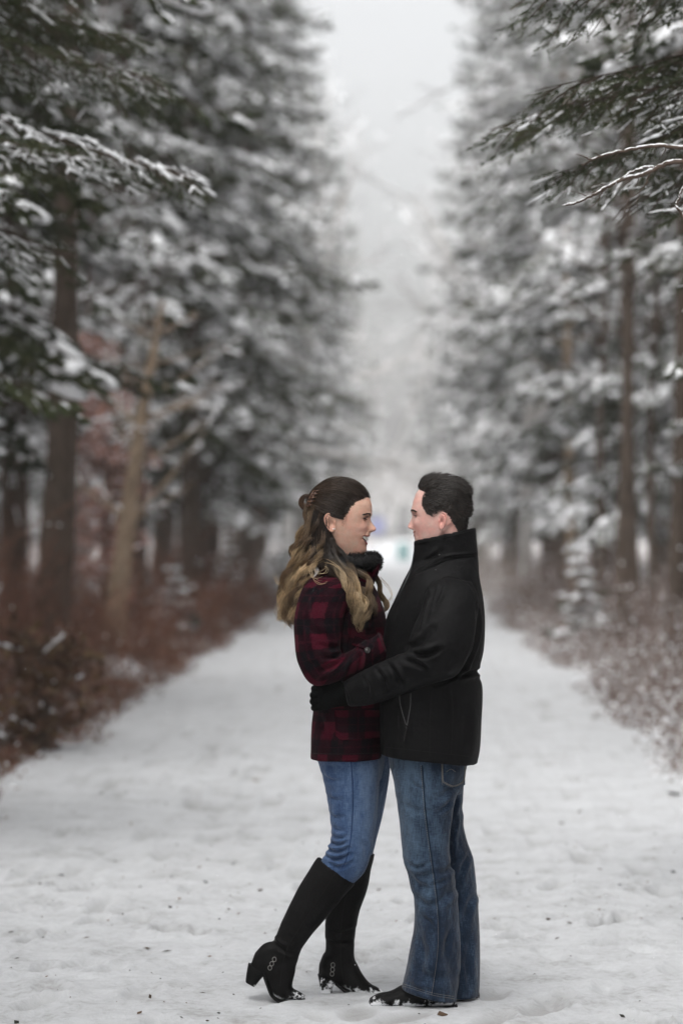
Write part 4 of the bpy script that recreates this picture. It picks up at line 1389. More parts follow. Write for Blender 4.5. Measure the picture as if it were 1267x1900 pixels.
# ---- jacket
j_torso = loft([S(766, 1036, 885, 1030, 0.01, 0.085), S(760, 1054, 887, 1044, 0, 0.13), S(748, 1078, 889, 1072, 0, 0.185, 2.2), S(733, 1110, 896, 1110, 0, 0.212, 2.3), S(716, 1150, 899, 1155, 0, 0.215, 2.3), S(709, 1200, 896, 1205, 0, 0.205, 2.4), S(706, 1236, 889, 1238, 0, 0.195, 2.4), S(706, 1254, 888, 1254, 0, 0.195, 2.4), S(705, 1276, 894, 1274, 0, 0.20, 2.5), S(705, 1330, 893, 1332, 0, 0.20, 2.5), S(706, 1375, 890, 1386, 0, 0.20, 2.5), S(707, 1398, 885, 1416, 0, 0.20, 2.5)], 64)
j_collar = loft([S(752, 1078, 888, 1052, 0.0, 0.105), S(762, 1048, 886, 1028, 0.0, 0.085), S(766.5, 1022, 884.5, 1005, 0.0, 0.080), S(768, 1004, 882.5, 980, 0.0, 0.079), S(770, 1003, 880, 979.5, 0.0, 0.075), S(774, 1006, 876, 984, 0.0, 0.070), S(778, 1030, 874, 1012, 0.0, 0.066)], 56, 8)
s_near = [S(812, 1068, 874, 1080, -0.14, 0.05), S(793, 1090, 886, 1106, -0.185, 0.075), S(777, 1135, 886, 1152, -0.22, 0.086), S(760, 1180, 878, 1204, -0.245, 0.086), S(757, 1209, 850, 1250, -0.25, 0.08), S(738, 1216, 796, 1271, -0.24, 0.074), S(700, 1231, 741, 1290, -0.205, 0.066), S(662, 1250, 690, 1306, -0.155, 0.057), S(637, 1266, 647, 1310, -0.125, 0.046)]
j_sleeve = loft(s_near, 44, 8)
j_sleeve2 = loft(mirror_secs(s_near[:6]) + mirror_secs(s_near[6:], 0.12), 44, 8)
J = union([j_torso, j_collar, j_sleeve, j_sleeve2], 0.0048, 4)
ripple(J, 0.0022, (9, 9, 6), 4)
folds(J, [
    ([(764, 1208), (790, 1206), (815, 1196)], 0.012, 0.009), ([(748, 1216), (770, 1222), (792, 1236)], 0.012, 0.008),
    ([(757, 1196), (775, 1188), (800, 1160)], 0.012, 0.005), ([(700, 1236), (712, 1252), (716, 1272)], 0.010, 0.006),
    ([(722, 1226), (736, 1244), (742, 1266)], 0.010, 0.006), ([(676, 1252), (684, 1266), (684, 1284)], 0.008, 0.004),
    ([(790, 1100), (780, 1130), (770, 1165)], 0.012, 0.005), ([(806, 1088), (796, 1112), (786, 1150)], 0.010, 0.005), ([(818, 1082), (810, 1100), (800, 1125)], 0.009, 0.004),
    ([(880, 1120), (882, 1160), (870, 1205), (848, 1246), (806, 1266)], 0.008, 0.007),
    ([(892, 1246), (878, 1244), (862, 1248), (846, 1254)], 0.010, 0.009),
    ([(774, 1062), (800, 1050), (832, 1036), (884, 1031)], 0.006, 0.006), ([(780, 1046), (800, 1034), (818, 1022)], 0.010, 0.003),
    ([(772, 1010), (790, 1008)], 0.006, 0.002), ([(735, 1300), (733, 1340), (740, 1380)], 0.02, 0.004), ([(860, 1300), (862, 1350), (856, 1400)], 0.02, 0.003),
    ([(830, 1262), (836, 1300), (830, 1340)], 0.018, 0.003)], gain=1.9)
jk = skin_obj('jacket', J, M_JACKET, MAN)
sfJ = Surf(J)
mb = MB()
seam(mb, sfJ, [(793, 1092), (812, 1076), (836, 1069), (858, 1076), (876, 1096), (886, 1130)], 0.0016)
seam(mb, sfJ, [(772, 1064), (800, 1049), (832, 1036), (860, 1031), (880, 1031)], 0.0018)
seam(mb, sfJ, [(770, 1008), (800, 1003), (840, 994), (878, 984)], 0.0014)
seam(mb, sfJ, [(836, 1275), (840, 1320), (836, 1400)], 0.0012); seam(mb, sfJ, [(800, 1282), (797, 1340), (797, 1402)], 0.0010)
seam(mb, sfJ, [(712, 1386), (760, 1391), (820, 1398), (882, 1405)], 0.0011)
seam(mb, sfJ, [(640, 1274), (648, 1290), (651, 1305)], 0.0014)
mb.build('seams', M_SEAM_BLK, jk)['kind'] = 'stuff'
mb = MB()
for a in ([(741, 1289), (743, 1308), (751, 1338), (754, 1345)], [(762, 1286), (761, 1310), (757, 1334), (755, 1346)]):
    seam(mb, sfJ, a, 0.0011, 0.001)
mb.build('pocket_zip', simple('dark_zip', (0.10, 0.10, 0.10), 0.4, 0.5, 0.2), jk)
mb = MB()
p, n = sfJ.hit(754, 1350, 0.004)
blobs(mb, p[None], np.array([[0.003, 0, 0]]), np.array([[0, 0.002, 0]]), np.array([[0, 0, 0.006]]), 8, 6)
p2 = np.array([sfJ.hit(754, 1354, 0.005)[0], sfJ.hit(752, 1364, 0.006)[0], sfJ.hit(751, 1374, 0.006)[0]])
mb.add(*tubes(p2[None], np.array([[0.0018, 0.003, 0.0022]]), 6)[:2])
mb.build('zip_puller', M_BUTTON, jk)
mb = MB()
seam(mb, sfJ, [(769, 1012), (767, 1036), (760, 1062), (748, 1090), (738, 1108)], 0.0016, 0.001)
mb.build('front_zip', simple('grey_zip', (0.05, 0.055, 0.06), 0.4, 0.5, 0.2), jk)
p, n = sfJ.hit(815, 1030, 0.001)
mb = MB(); blobs(mb, p[None], np.array([[0.004, 0, 0]]), np.array([[0, 0.0025, 0]]), np.array([[0, 0, 0.004]]), 10, 6)
mb.build('snap_button', M_BUTTON, jk)

# ---- gloves
def glove(mirror):
    f = (lambda s: s) if not mirror else (lambda s: mirror_secs(s, 0.30))
    palm = loft(f([S(642, 1266, 652, 1309, -0.115, 0.034), S(620, 1265, 626, 1312, -0.092, 0.031), S(602, 1266, 606, 1317, -0.068, 0.025), S(590, 1271, 592, 1319, -0.052, 0.017)]), 32, 6)
    ps = [palm]
    for k, (yy, x0, ln) in enumerate(((1276, 585, 0.9), (1288, 582.5, 1.0), (1300, 582.5, 0.95), (1312, 584, 0.8))):
        h = 6.6 if k < 3 else 5.8
        keys = [S(602, yy - h, 602, yy + h, -0.058, 0.011), S(592, yy - h, 592, yy + h, -0.050, 0.011), S(x0, yy - h + 1, x0, yy + h + 1, -0.034, 0.011), S(x0 - 2, yy - h + 1.5, x0 - 2, yy + h + 1.5, -0.012, 0.011), S(x0 - 1, yy - h + 2, x0 - 1, yy + h + 2, 0.014 * ln, 0.010), S(x0 + 2, yy - h + 3, x0 + 2, yy + h + 1, 0.034 * ln, 0.008)]
        # fingers run along depth, so give these rings their own x thickness
        pts = np.array([kk[:3] for kk in (f(keys) if mirror else keys)])
        q = cr(pts, 26)
        r = h / 555.6 * np.array([1.0, 1.02, 1.06, 1.0, 1.0, 0.98, 0.9, 0.6])
        V, Q_, T_, _ = tubes(q[None], np.interp(np.linspace(0, 1, 26), np.linspace(0, 1, 8), r)[None], 14, None, True, ref=(0.05, 0.1, 1))
        ps.append((V, Q_, T_, np.zeros((len(V), 3))))
    th = np.array([P(628, 1270, -0.10), P(612, 1259, -0.085), P(598, 1255, -0.065), P(590, 1257, -0.05)])
    if mirror: th[:, 1] = 2 * YS - th[:, 1] + 0.30
    V, Q_, T_, _ = tubes(cr(th, 16)[None], np.linspace(0.014, 0.009, 16)[None], 14, None, True)
    ps.append((V, Q_, T_, np.zeros((len(V), 3))))
    G = union(ps, 0.003, 2)
    ripple(G, 0.0008, (40, 40, 40), 9)
    skin_obj('glove', G, M_GLOVE, MAN)
glove(False)
glove(True)

# ---- jeans
m_pelvis = loft([S(712, 1360, 876, 1375, 0, 0.15), S(718, 1395, 870, 1405, 0, 0.165), S(724, 1425, 864, 1428, 0, 0.168, 2.2), S(731, 1452, 860, 1452, 0, 0.16, 2.2), S(738, 1475, 855, 1472, 0.0, 0.13)], 56)
m_near = loft([S(727, 1425, 850, 1432, -0.075, 0.088), S(734, 1470, 847, 1474, -0.08, 0.088), S(741, 1520, 840, 1522, -0.082, 0.086), S(745, 1565, 836, 1570, -0.083, 0.082), S(749, 1600, 838, 1606, -0.083, 0.080), S(760, 1640, 845, 1640, -0.080, 0.078), S(767.5, 1672, 849, 1668, -0.078, 0.078), S(767, 1715, 850, 1712, -0.075, 0.082), S(760, 1765, 851, 1768, -0.072, 0.088), S(751, 1808, 850, 1822, -0.07, 0.094), S(745, 1834, 846, 1859, -0.07, 0.098)], 56, 8)
m_far = loft([S(745, 1425, 863, 1425, 0.085, 0.085), S(770, 1470, 859, 1470, 0.09, 0.085), S(785, 1520, 858, 1518, 0.09, 0.08), S(796, 1560, 865, 1556, 0.09, 0.078), S(806, 1600, 878, 1595, 0.088, 0.076), S(815, 1650, 884, 1645, 0.086, 0.078), S(822, 1705, 888, 1700, 0.084, 0.082), S(822, 1760, 890, 1760, 0.082, 0.086), S(820, 1812, 890, 1815, 0.08, 0.09), S(818, 1845, 889, 1847, 0.08, 0.092)], 48, 8)
MJ = union([m_pelvis, m_near, m_far], 0.0048, 3)
ripple(MJ, 0.0020, (10, 10, 5), 14)
folds(MJ, [
    ([(846, 1470), (842, 1510), (836, 1560), (838, 1600)], 0.010, 0.006), ([(768, 1612), (785, 1616), (805, 1606)], 0.014, 0.005), ([(752, 1604), (770, 1628), (800, 1640)], 0.016, 0.005),
    ([(772, 1656), (790, 1668), (815, 1666)], 0.016, 0.005), ([(846, 1592), (830, 1606), (812, 1612)], 0.014, 0.005), ([(848, 1640), (828, 1650), (806, 1668)], 0.016, 0.004),
    ([(776, 1720), (784, 1760), (774, 1805)], 0.02, 0.006), ([(838, 1700), (832, 1750), (838, 1810)], 0.02, 0.005), ([(766, 1780), (800, 1800), (840, 1802)], 0.02, 0.004),
    ([(740, 1480), (770, 1496), (800, 1498)], 0.018, 0.003), ([(750, 1590), (772, 1600), (796, 1590)], 0.010, 0.004), ([(830, 1620), (815, 1628), (800, 1630)], 0.010, 0.004), ([(780, 1690), (796, 1700), (806, 1720)], 0.010, 0.004), ([(832, 1720), (826, 1740), (822, 1770)], 0.012, 0.005), ([(756, 1812), (776, 1822), (796, 1822)], 0.010, 0.004), ([(760, 1440), (772, 1452), (786, 1456)], 0.010, 0.003), ([(836, 1476), (824, 1490), (810, 1496)], 0.010, 0.004), ([(850, 1440), (830, 1462), (800, 1478)], 0.016, 0.004), ([(858, 1500), (848, 1520), (843, 1540)], 0.012, 0.004),
    ([(870, 1590), (858, 1610), (850, 1640)], 0.012, 0.005), ([(884, 1660), (870, 1680), (858, 1720)], 0.014, 0.005), ([(872, 1740), (866, 1790), (872, 1830)], 0.014, 0.004)], gain=1.6)
M_DENIM_M = denim_mat('dark_blue_denim', (0.0043, 0.0092, 0.021), (0.0092, 0.0198, 0.041), (0.062, 0.100, 0.150), (-0.09, -0.15, 0.70), 0.16)
mj = skin_obj('jeans', MJ, M_DENIM_M, MAN)
sfM = Surf(MJ)
mb = MB()
SIDE_M = [(783, 1420), (786, 1460), (789, 1500), (795, 1550), (802, 1600), (809, 1650), (814, 1700), (815, 1750), (810, 1800), (803, 1845)]
seam(mb, sfM, SIDE_M, 0.0022, 0.0, 10)
mb.build('side_seam', simple('denim_seam', (0.010, 0.018, 0.035), 0.9, 0.1, 0.3), mj)
mb = MB()
stitches(mb, sfM, [(a - 2.5, b) for a, b in SIDE_M])
stitches(mb, sfM, [(746, 1829), (775, 1838), (805, 1847), (842, 1853)], 0.005, 0.003)
stitches(mb, sfM, [(746.5, 1825), (775, 1834), (805, 1843), (842, 1849)], 0.005, 0.003)
PK = [(818, 1416), (819, 1445), (822, 1452), (838, 1458), (850, 1455), (858, 1446), (860, 1418)]
stitches(mb, sfM, PK, 0.004, 0.003, 0.0011, 0.0065); stitches(mb, sfM, [(a * 0.94 + 839 * 0.06, b * 0.94 + 1430 * 0.06) for a, b in PK], 0.004, 0.003, 0.0010, 0.0065)
stitches(mb, sfM, [(826, 1432), (834, 1427), (842, 1432)], 0.004, 0.0028, 0.0010, 0.0065)
mb.build('stitching', M_THREAD, mj)['kind'] = 'stuff'
def pk(u, v):
    y = 1414 + 42 * v + (6 * (1 - abs(u - 0.5) * 2)) * v
    return 818 + 42 * u + 2 * v * (0.5 - u), y
V, Q, T, C, U = patch(sfM, pk, 14, 14, 0.002, 0.004)
link('back_pocket', V, Q, T, C, U, M_DENIM_M, mj)

# ---- shoes
M_SHOE = shoe_mat('black_leather_shoe', (0.007, 0.007, 0.007), 0.0, 0.075, 0.45)
M_SOLE = shoe_mat('snowy_rubber_sole', (0.006, 0.006, 0.006), -0.01, 0.06, 0.22)
def shoe(secs, sole):
    A = union([loft(secs, 40, 7)], 0.003, 3)
    ripple(A, 0.0010, (35, 35, 35), 19)
    s = skin_obj('shoe', A, M_SHOE, MAN)
    B = union([loft(sole, 40, 6)], 0.004, 1)
    skin_obj('sole', B, M_SOLE, s)
shoe([S(683, 1858, 685, 1867, -0.05, 0.016), S(688, 1850, 688, 1870, -0.05, 0.033), S(703, 1843, 702, 1870, -0.05, 0.044), S(725, 1838, 722, 1870, -0.055, 0.047), S(750, 1826, 748, 1870, -0.06, 0.045), S(790, 1815, 790, 1870, -0.07, 0.040), S(828, 1815, 832, 1869, -0.075, 0.036), S(843, 1835, 845, 1866, -0.075, 0.02)],
     [S(681, 1866, 683, 1872, -0.05, 0.015, 3), S(690, 1865, 690, 1873, -0.05, 0.038, 3), S(725, 1864, 725, 1873, -0.055, 0.051, 3), S(765, 1864, 765, 1873, -0.062, 0.042, 3), S(820, 1863, 820, 1873, -0.075, 0.040, 3), S(848, 1863, 849, 1872, -0.078, 0.022, 3)])
shoe([S(742, 1846, 742, 1855, 0.06, 0.02), S(765, 1836, 765, 1858, 0.065, 0.044), S(800, 1828, 800, 1859, 0.075, 0.044), S(850, 1825, 850, 1861, 0.085, 0.038), S(880, 1828, 880, 1862, 0.085, 0.035), S(889, 1842, 890, 1859, 0.085, 0.02)],
     [S(738, 1853, 738, 1860, 0.06, 0.02, 3), S(765, 1853, 765, 1861, 0.065, 0.049, 3), S(820, 1854, 820, 1862, 0.08, 0.042, 3), S(880, 1855, 880, 1864, 0.085, 0.040, 3), S(893, 1856, 894, 1862, 0.085, 0.02, 3)])

# ================================================================ person in plaid coat (woman), facing right
c_torso = loft([S(596, 1056, 670, 1056, WY, 0.075), S(586, 1068, 682, 1070, WY, 0.11), S(576, 1084, 694, 1086, WY, 0.145, 2.1), S(569, 1106, 704, 1108, WY, 0.165, 2.2), S(566, 1150, 716, 1150, WY, 0.170, 2.3), S(573, 1200, 716, 1200, WY, 0.163, 2.3), S(584, 1255, 708, 1255, WY, 0.158, 2.4), S(582, 1305, 708, 1305, WY, 0.168, 2.5), S(578, 1360, 709, 1358, WY, 0.180, 2.5), S(577, 1390, 709, 1388, WY, 0.184, 2.5), S(576, 1407, 709, 1404, WY, 0.185, 2.5)], 64)
w_near = [S(578, 1072, 644, 1072, -0.135 + WY, 0.045), S(560, 1096, 650, 1096, -0.16 + WY, 0.062), S(549, 1135, 643, 1132, -0.18 + WY, 0.070), S(546, 1180, 634, 1176, -0.195 + WY, 0.070), S(553, 1232, 634, 1208, -0.205 + WY, 0.068), S(582, 1272, 642, 1212, -0.21 + WY, 0.064), S(636, 1262, 664, 1198, -0.21 + WY, 0.057), S(686, 1244, 688, 1184, -0.20 + WY, 0.051), S(724, 1226, 705, 1172, -0.185 + WY, 0.047)]
c_sleeve = loft(w_near, 44, 8)
c_sleeve2 = loft(mirror_secs(w_near, 0.0, WY), 44, 8)
CT = union([c_torso, c_sleeve, c_sleeve2], 0.0046, 3)
ripple(CT, 0.0022, (9, 9, 7), 24)
folds(CT, [
    ([(636, 1206), (622, 1216), (600, 1216)], 0.011, 0.008), ([(640, 1214), (618, 1232), (590, 1240)], 0.012, 0.008), ([(644, 1216), (632, 1238), (612, 1256)], 0.011, 0.006),
    ([(632, 1200), (612, 1198), (590, 1190)], 0.013, 0.005), ([(570, 1150), (585, 1170), (610, 1178)], 0.016, 0.004), ([(664, 1204), (670, 1222), (664, 1244)], 0.009, 0.005), ([(560, 1210), (572, 1226), (590, 1230)], 0.012, 0.004),
    ([(588, 1325), (600, 1350), (606, 1390)], 0.02, 0.005), ([(642, 1130), (640, 1165), (634, 1200)], 0.009, 0.006), ([(660, 1150), (680, 1165), (700, 1160)], 0.014, 0.004), ([(662, 1175), (684, 1178), (706, 1168)], 0.012, 0.004)])
ct = skin_obj('coat', CT, M_PLAID, WOM)
sfC = Surf(CT)
def flap(u, v):
    return 622 + 84 * u, 1318 + (1 - 0.10 * u) * v * 56 - (9 * math.exp(-(u / 0.07) ** 2)) * v
V, Q, T, C, U = patch(sfC, flap, 26, 18, 0.003, 0.003)
U = np.stack([U[:, 0] * 0.155 + 0.02, U[:, 1] * 0.10 + 0.015, 0 * U[:, 0]], -1)
link('pocket_flap', V, Q, T, C, U, M_PLAID, ct)
def strap(u, v):
    a = np.array([650, 1190]) * (1 - u) + np.array([690, 1205]) * u
    return a[0] + 4 * v + 6 * u * v, a[1] - 9 + 20 * v - 10 * u * (1 - v) + (3 * math.sin(u * 3.1))
def strap(u, v):
    c = np.array([655, 1188]) * (1 - u) + np.array([692, 1203]) * u
    w = np.array([-4.5, 13.0]) * (1 - 0.35 * max(0, (u - 0.75) / 0.25) ** 2)
    q = c + w * (v - 0.5) * 2 * 0.62
    return q[0], q[1]
V, Q, T, C, U = patch(sfC, strap, 16, 10, 0.002, 0.004)
U = np.stack([U[:, 0] * 0.09 + 0.03, U[:, 1] * 0.04 + 0.06, 0 * U[:, 0]], -1)
st_ = link('cuff_strap', V, Q, T, C, U, M_PLAID, ct)
def button(px, py, r, parent, off=0.008):
    p, n = sfC.hit(px, py, off)
    t1 = unit(np.cross(n, [0, 0, 1.0])); t2 = np.cross(n, t1)
    mb = MB()
    th = np.linspace(0, 2 * np.pi, 21)
    ring = p + (np.cos(th)[:, None] * t1 + np.sin(th)[:, None] * t2) * r * 0.8 + n * 0.001
    mb.add(*tubes(ring[None], 0.0022, 7)[:2])
    blobs(mb, p[None], t1[None] * r * 0.85, t2[None] * r * 0.85, n[None] * 0.0022, 14, 6)
    mb.build('button', M_BUTTON, parent)
button(681, 1208, 0.0105, st_)
mb = MB()
seam(mb, sfC, [(700, 1172), (710, 1196), (721, 1224)], 0.002)
seam(mb, sfC, [(578, 1398), (640, 1399), (704, 1397)], 0.0012)
seam(mb, sfC, [(582, 1092), (600, 1076), (622, 1072), (642, 1084), (650, 1106)], 0.0014)
seam(mb, sfC, [(642, 1320), (645, 1345), (646, 1372)], 0.0014)
mb.build('seams', M_SEAM_BLK, ct)['kind'] = 'stuff'

# ---- jeans
w_pelvis = loft([S(582, 1370, 708, 1370, WY, 0.15), S(585, 1395, 712, 1395, WY, 0.16), S(592, 1420, 712, 1420, WY, 0.155), S(602, 1448, 706, 1448, WY, 0.12)], 48)
w_nl = loft([S(587, 1392, 705, 1395, WY - 0.065, 0.088), S(595, 1425, 704.5, 1430, WY - 0.065, 0.088), S(605, 1470, 702.5, 1476, WY - 0.066, 0.082), S(612, 1515, 699, 1520, WY - 0.066, 0.076), S(614.5, 1548, 693, 1556, WY - 0.066, 0.071), S(609, 1572, 687, 1588, WY - 0.065, 0.067), S(598, 1592, 676, 1618, WY - 0.064, 0.063), S(584, 1612, 650, 1646, WY - 0.062, 0.058), S(566, 1640, 628, 1676, WY - 0.06, 0.052)], 52, 8)
w_fl = loft([S(640, 1392, 725, 1392, WY + 0.085, 0.085), S(642, 1430, 723.5, 1432, WY + 0.09, 0.082), S(642, 1476, 717, 1478, WY + 0.09, 0.076), S(640, 1520, 708, 1522, WY + 0.09, 0.07), S(638, 1556, 699, 1556, WY + 0.09, 0.064), S(634, 1590, 691, 1588, WY + 0.088, 0.06), S(628, 1625, 684, 1622, WY + 0.085, 0.054)], 44, 8)
WJ = union([w_pelvis, w_nl, w_fl], 0.0044, 3)
ripple(WJ, 0.0012, (12, 12, 7), 34)
folds(WJ, [
    ([(604, 1578), (625, 1580), (648, 1572)], 0.008, 0.006), ([(602, 1590), (624, 1594), (650, 1584)], 0.008, 0.0065), ([(612, 1566), (630, 1566), (644, 1560)], 0.008, 0.005), ([(616, 1552), (632, 1554), (644, 1550)], 0.008, 0.004),
    ([(606, 1600), (630, 1608), (655, 1600)], 0.008, 0.005), ([(616, 1536), (630, 1540), (640, 1538)], 0.010, 0.003), ([(607, 1478), (620, 1484), (634, 1482)], 0.010, 0.003), ([(600, 1440), (616, 1448), (634, 1446)], 0.010, 0.003),
    ([(612, 1512), (624, 1518), (638, 1514)], 0.010, 0.003), ([(598, 1420), (620, 1424), (650, 1418)], 0.014, 0.003), ([(668, 1560), (678, 1572), (680, 1590)], 0.012, 0.003)], gain=1.9)
M_DENIM_W = denim_mat('mid_blue_denim', (0.020, 0.042, 0.105), (0.044, 0.084, 0.175), (0.13, 0.195, 0.31), (0.14, -0.1, 0.67), 0.12)
wj = skin_obj('jeans', WJ, M_DENIM_W, WOM)
sfW = Surf(WJ)
mb = MB()
SIDE_W = [(651, 1410), (654, 1450), (655, 1490), (653, 1530), (650, 1560), (644, 1590), (634, 1612)]
seam(mb, sfW, SIDE_W, 0.0020, 0.0, 10)
mb.build('side_seam', simple('mid_denim_seam', (0.02, 0.045, 0.115), 0.9, 0.1, 0.3), wj)
mb = MB()
stitches(mb, sfW, [(a - 2.4, b) for a, b in SIDE_W], 0.006, 0.0035, 0.0006)
mb.build('stitching', simple('blue_thread', (0.10, 0.16, 0.28), 0.8, 0.1), wj)

# ---- tall boots
M_BOOT_SNOW = shoe_mat('snowy_black_suede', (0.0042, 0.004, 0.004), 0.005, 0.075, 0.42)
M_HEEL = shoe_mat('snow_caked_heel', (0.006, 0.006, 0.006), -0.02, 0.12, 0.50)
def boot(shaft, foot, heel, sole, rings, zipl, rimtilt):
    inner = shaft[0].copy(); inner[3:6] *= 0.90; inner[6] *= 0.90
    inner2 = shaft[1].copy(); inner2[3:6] *= 0.86; inner2[6] *= 0.86
    A = union([loft([inner2, inner] + shaft, 44, 8), loft(foot, 40, 7)], 0.0042, 2)
    ripple(A, 0.0014, (16, 16, 12), 44)
    folds(A, rimtilt)
    b = skin_obj('boot', A, M_BOOT_SNOW, WOM)
    Hh = union([loft(heel, 32, 6)], 0.003, 1)
    skin_obj('heel', Hh, M_HEEL, b)
    So = union([loft(sole, 32, 6)], 0.004, 1)
    skin_obj('sole', So, M_SOLE, b)
    sf = Surf(A)
    for (px, py) in rings:
        p, n = sf.hit(px, py, 0.002)
        t1 = unit(np.cross(n, [0, 0, 1.0])); t2 = np.cross(n, t1)
        th = np.linspace(0, 2 * np.pi, 19)
        mb = MB(); mb.add(*tubes((p + (np.cos(th)[:, None] * t1 + np.sin(th)[:, None] * t2 * 1.25) * 0.0062)[None], 0.0010, 6)[:2])
        mb.build('ring', M_METAL, b)
    mb = MB(); seam(mb, sf, zipl, 0.0014)
    mb.build('zip_seam', M_SEAM_BLK, b)
BY = WY - 0.065
boot([S(588, 1592, 657, 1641, BY, 0.062), S(572, 1617, 640, 1661, BY, 0.060), S(555, 1644, 620, 1685, BY, 0.057), S(540, 1672, 601, 1708, BY, 0.053), S(525, 1706, 577, 1736, BY, 0.047), S(512, 1737, 558, 1762, BY, 0.041), S(500, 1756, 552, 1782, BY, 0.037), S(492, 1775, 547, 1798, BY, 0.035)],
     [S(474, 1768, 464, 1796, BY, 0.020), S(492, 1750, 470, 1803, BY, 0.033), S(518, 1748, 482, 1808, BY, 0.036), S(546, 1770, 490, 1814, BY, 0.036), S(548, 1798, 496, 1830, BY, 0.037), S(543, 1822, 504, 1844, BY, 0.039), S(543, 1833, 517, 1853, BY + 0.003, 0.039), S(553, 1839, 538, 1855, BY + 0.006, 0.032), S(566, 1846, 563, 1854, BY + 0.008, 0.014)],
     [S(461, 1786, 494, 1806, BY, 0.026, 3), S(458, 1803, 483, 1818, BY, 0.023, 3), S(456, 1819, 474, 1829, BY, 0.021, 4), S(456.5, 1822, 473, 1831, BY, 0.021, 4)],
     [S(486, 1806, 491, 1802, BY, 0.020, 3), S(494, 1828, 499, 1826, BY, 0.030, 3), S(503, 1848, 508, 1843, BY, 0.037, 3), S(520, 1860, 523, 1854, BY, 0.040, 3), S(545, 1860, 545, 1854, BY + 0.005, 0.035, 3), S(567, 1857, 567, 1852, BY + 0.008, 0.014, 3)],
     [(509, 1780), (504.5, 1788), (501, 1795.5)], [(622, 1620), (590, 1670), (560, 1715), (535, 1755), (524, 1790), (520, 1830)],
     [([(505, 1752), (525, 1764), (548, 1772)], 0.010, 0.005), ([(500, 1742), (520, 1756), (545, 1762)], 0.008, 0.003), ([(560, 1740), (550, 1728), (532, 1716)], 0.012, 0.002)])
BF = WY + 0.085
boot([S(630, 1600, 694, 1587, BF, 0.060), S(624, 1630, 687, 1622, BF, 0.058), S(614, 1662, 680, 1656, BF, 0.055), S(606, 1695, 667, 1693, BF, 0.050), S(603, 1728, 660, 1728, BF, 0.044), S(604, 1752, 658, 1752, BF, 0.039), S(602, 1774, 658, 1776, BF, 0.037), S(598, 1796, 664, 1800, BF, 0.035)],
     [S(592, 1788, 591, 1814, BF, 0.020), S(603, 1766, 600, 1820, BF, 0.034), S(630, 1762, 622, 1825, BF, 0.036), S(656, 1778, 643, 1832, BF, 0.037), S(671, 1806, 658, 1842, BF, 0.039), S(686, 1824, 675, 1846, BF, 0.039), S(700, 1832, 692, 1848, BF, 0.031), S(711, 1840, 710, 1848, BF, 0.013)],
     [S(589, 1806, 624, 1820, BF, 0.027, 3), S(593, 1826, 618, 1831, BF, 0.024, 3), S(595, 1848, 616, 1849, BF, 0.022, 4), S(595, 1851, 616, 1852, BF, 0.022, 4)],
     [S(620, 1826, 625, 1820, BF, 0.020, 3), S(640, 1842, 645, 1836, BF, 0.030, 3), S(660, 1853, 662, 1846, BF, 0.038, 3), S(682, 1855, 683, 1849, BF, 0.038, 3), S(712, 1854, 712, 1849, BF, 0.014, 3)],
     [(617.6, 1790.5), (617, 1798.8), (616, 1806.8)], [(655, 1600), (645, 1650), (635, 1700), (632, 1750), (634, 1800), (640, 1830)],
     [([(604, 1738), (630, 1744), (658, 1738)], 0.010, 0.004), ([(604, 1760), (630, 1764), (656, 1762)], 0.009, 0.004)])

# loose clods of trampled snow round their feet
def clods():
    rng = np.random.default_rng(314)
    mb = MB()
    for (px, py, n, sx) in ((760, 1868, 60, 95), (868, 1862, 30, 30), (520, 1858, 45, 60), (606, 1853, 30, 30), (680, 1852, 40, 45)):
        Y = FPX * HZ / (py - VY)
        x = (px - VX) / FPX * Y + rng.normal(0, sx / 555.6 * 0.5, n)
        y = Y + rng.normal(0, 0.05, n)
        r = rng.uniform(0.002, 0.009, n) * rng.uniform(0.5, 1, n)
        c = np.stack([x, y, r * 0.2], -1)
        a = unit(rng.normal(0, 1, (n, 3))); b = unit(np.cross(a, rng.normal(0, 1, (n, 3)))); d = np.cross(a, b)
        blobs(mb, c, a * r[:, None] * 1.3, b * r[:, None], d * r[:, None] * 0.7, 7, 5)
    V = mb.V
    for v in V: v += 0.0012 * vnoise(v * 260, 4)[:, None]
    tag(mb.build('snow_clods', M_SNOW), 'loose clods of trampled snow round the couple\'s feet', 'snow', None, 'stuff')
clods()
# ================================================================ heads
M_SKIN_M = None
def skin_mat(name, sub=0.12):
    m, nt, b, out = mat_new(name)
    a = nt.nodes.new('ShaderNodeAttribute'); a.attribute_name = 'tint'
    n = noise_tex(nt, coords(nt), 90, 4)
    c = mixc(nt, 1.0, a.outputs['Color'], ramp(nt, n, [(0.3, (0.92, 0.90, 0.90)), (0.7, (1.06, 1.05, 1.05))]), 'MULTIPLY')
    nt.links.new(c, b.inputs['Base Color'])
    n3 = noise_tex(nt, coords(nt), 34, 3)
    c = mixc(nt, 1.0, c, ramp(nt, n3, [(0.35, (1.0, 1.03, 1.03)), (0.68, (1.04, 0.87, 0.86))]), 'MULTIPLY')
    nt.links.new(c, b.inputs['Base Color'])
    b.inputs['Roughness'].default_value = 0.48
    b.inputs['Specular IOR Level'].default_value = 0.35
    b.inputs['Subsurface Weight'].default_value = sub
    b.inputs['Subsurface Radius'].default_value = (0.012, 0.005, 0.003)
    b.inputs['Subsurface Scale'].default_value = 0.6
    bump(nt, b, noise_tex(nt, coords(nt), 600, 2), 0.06, 0.002)
    return m

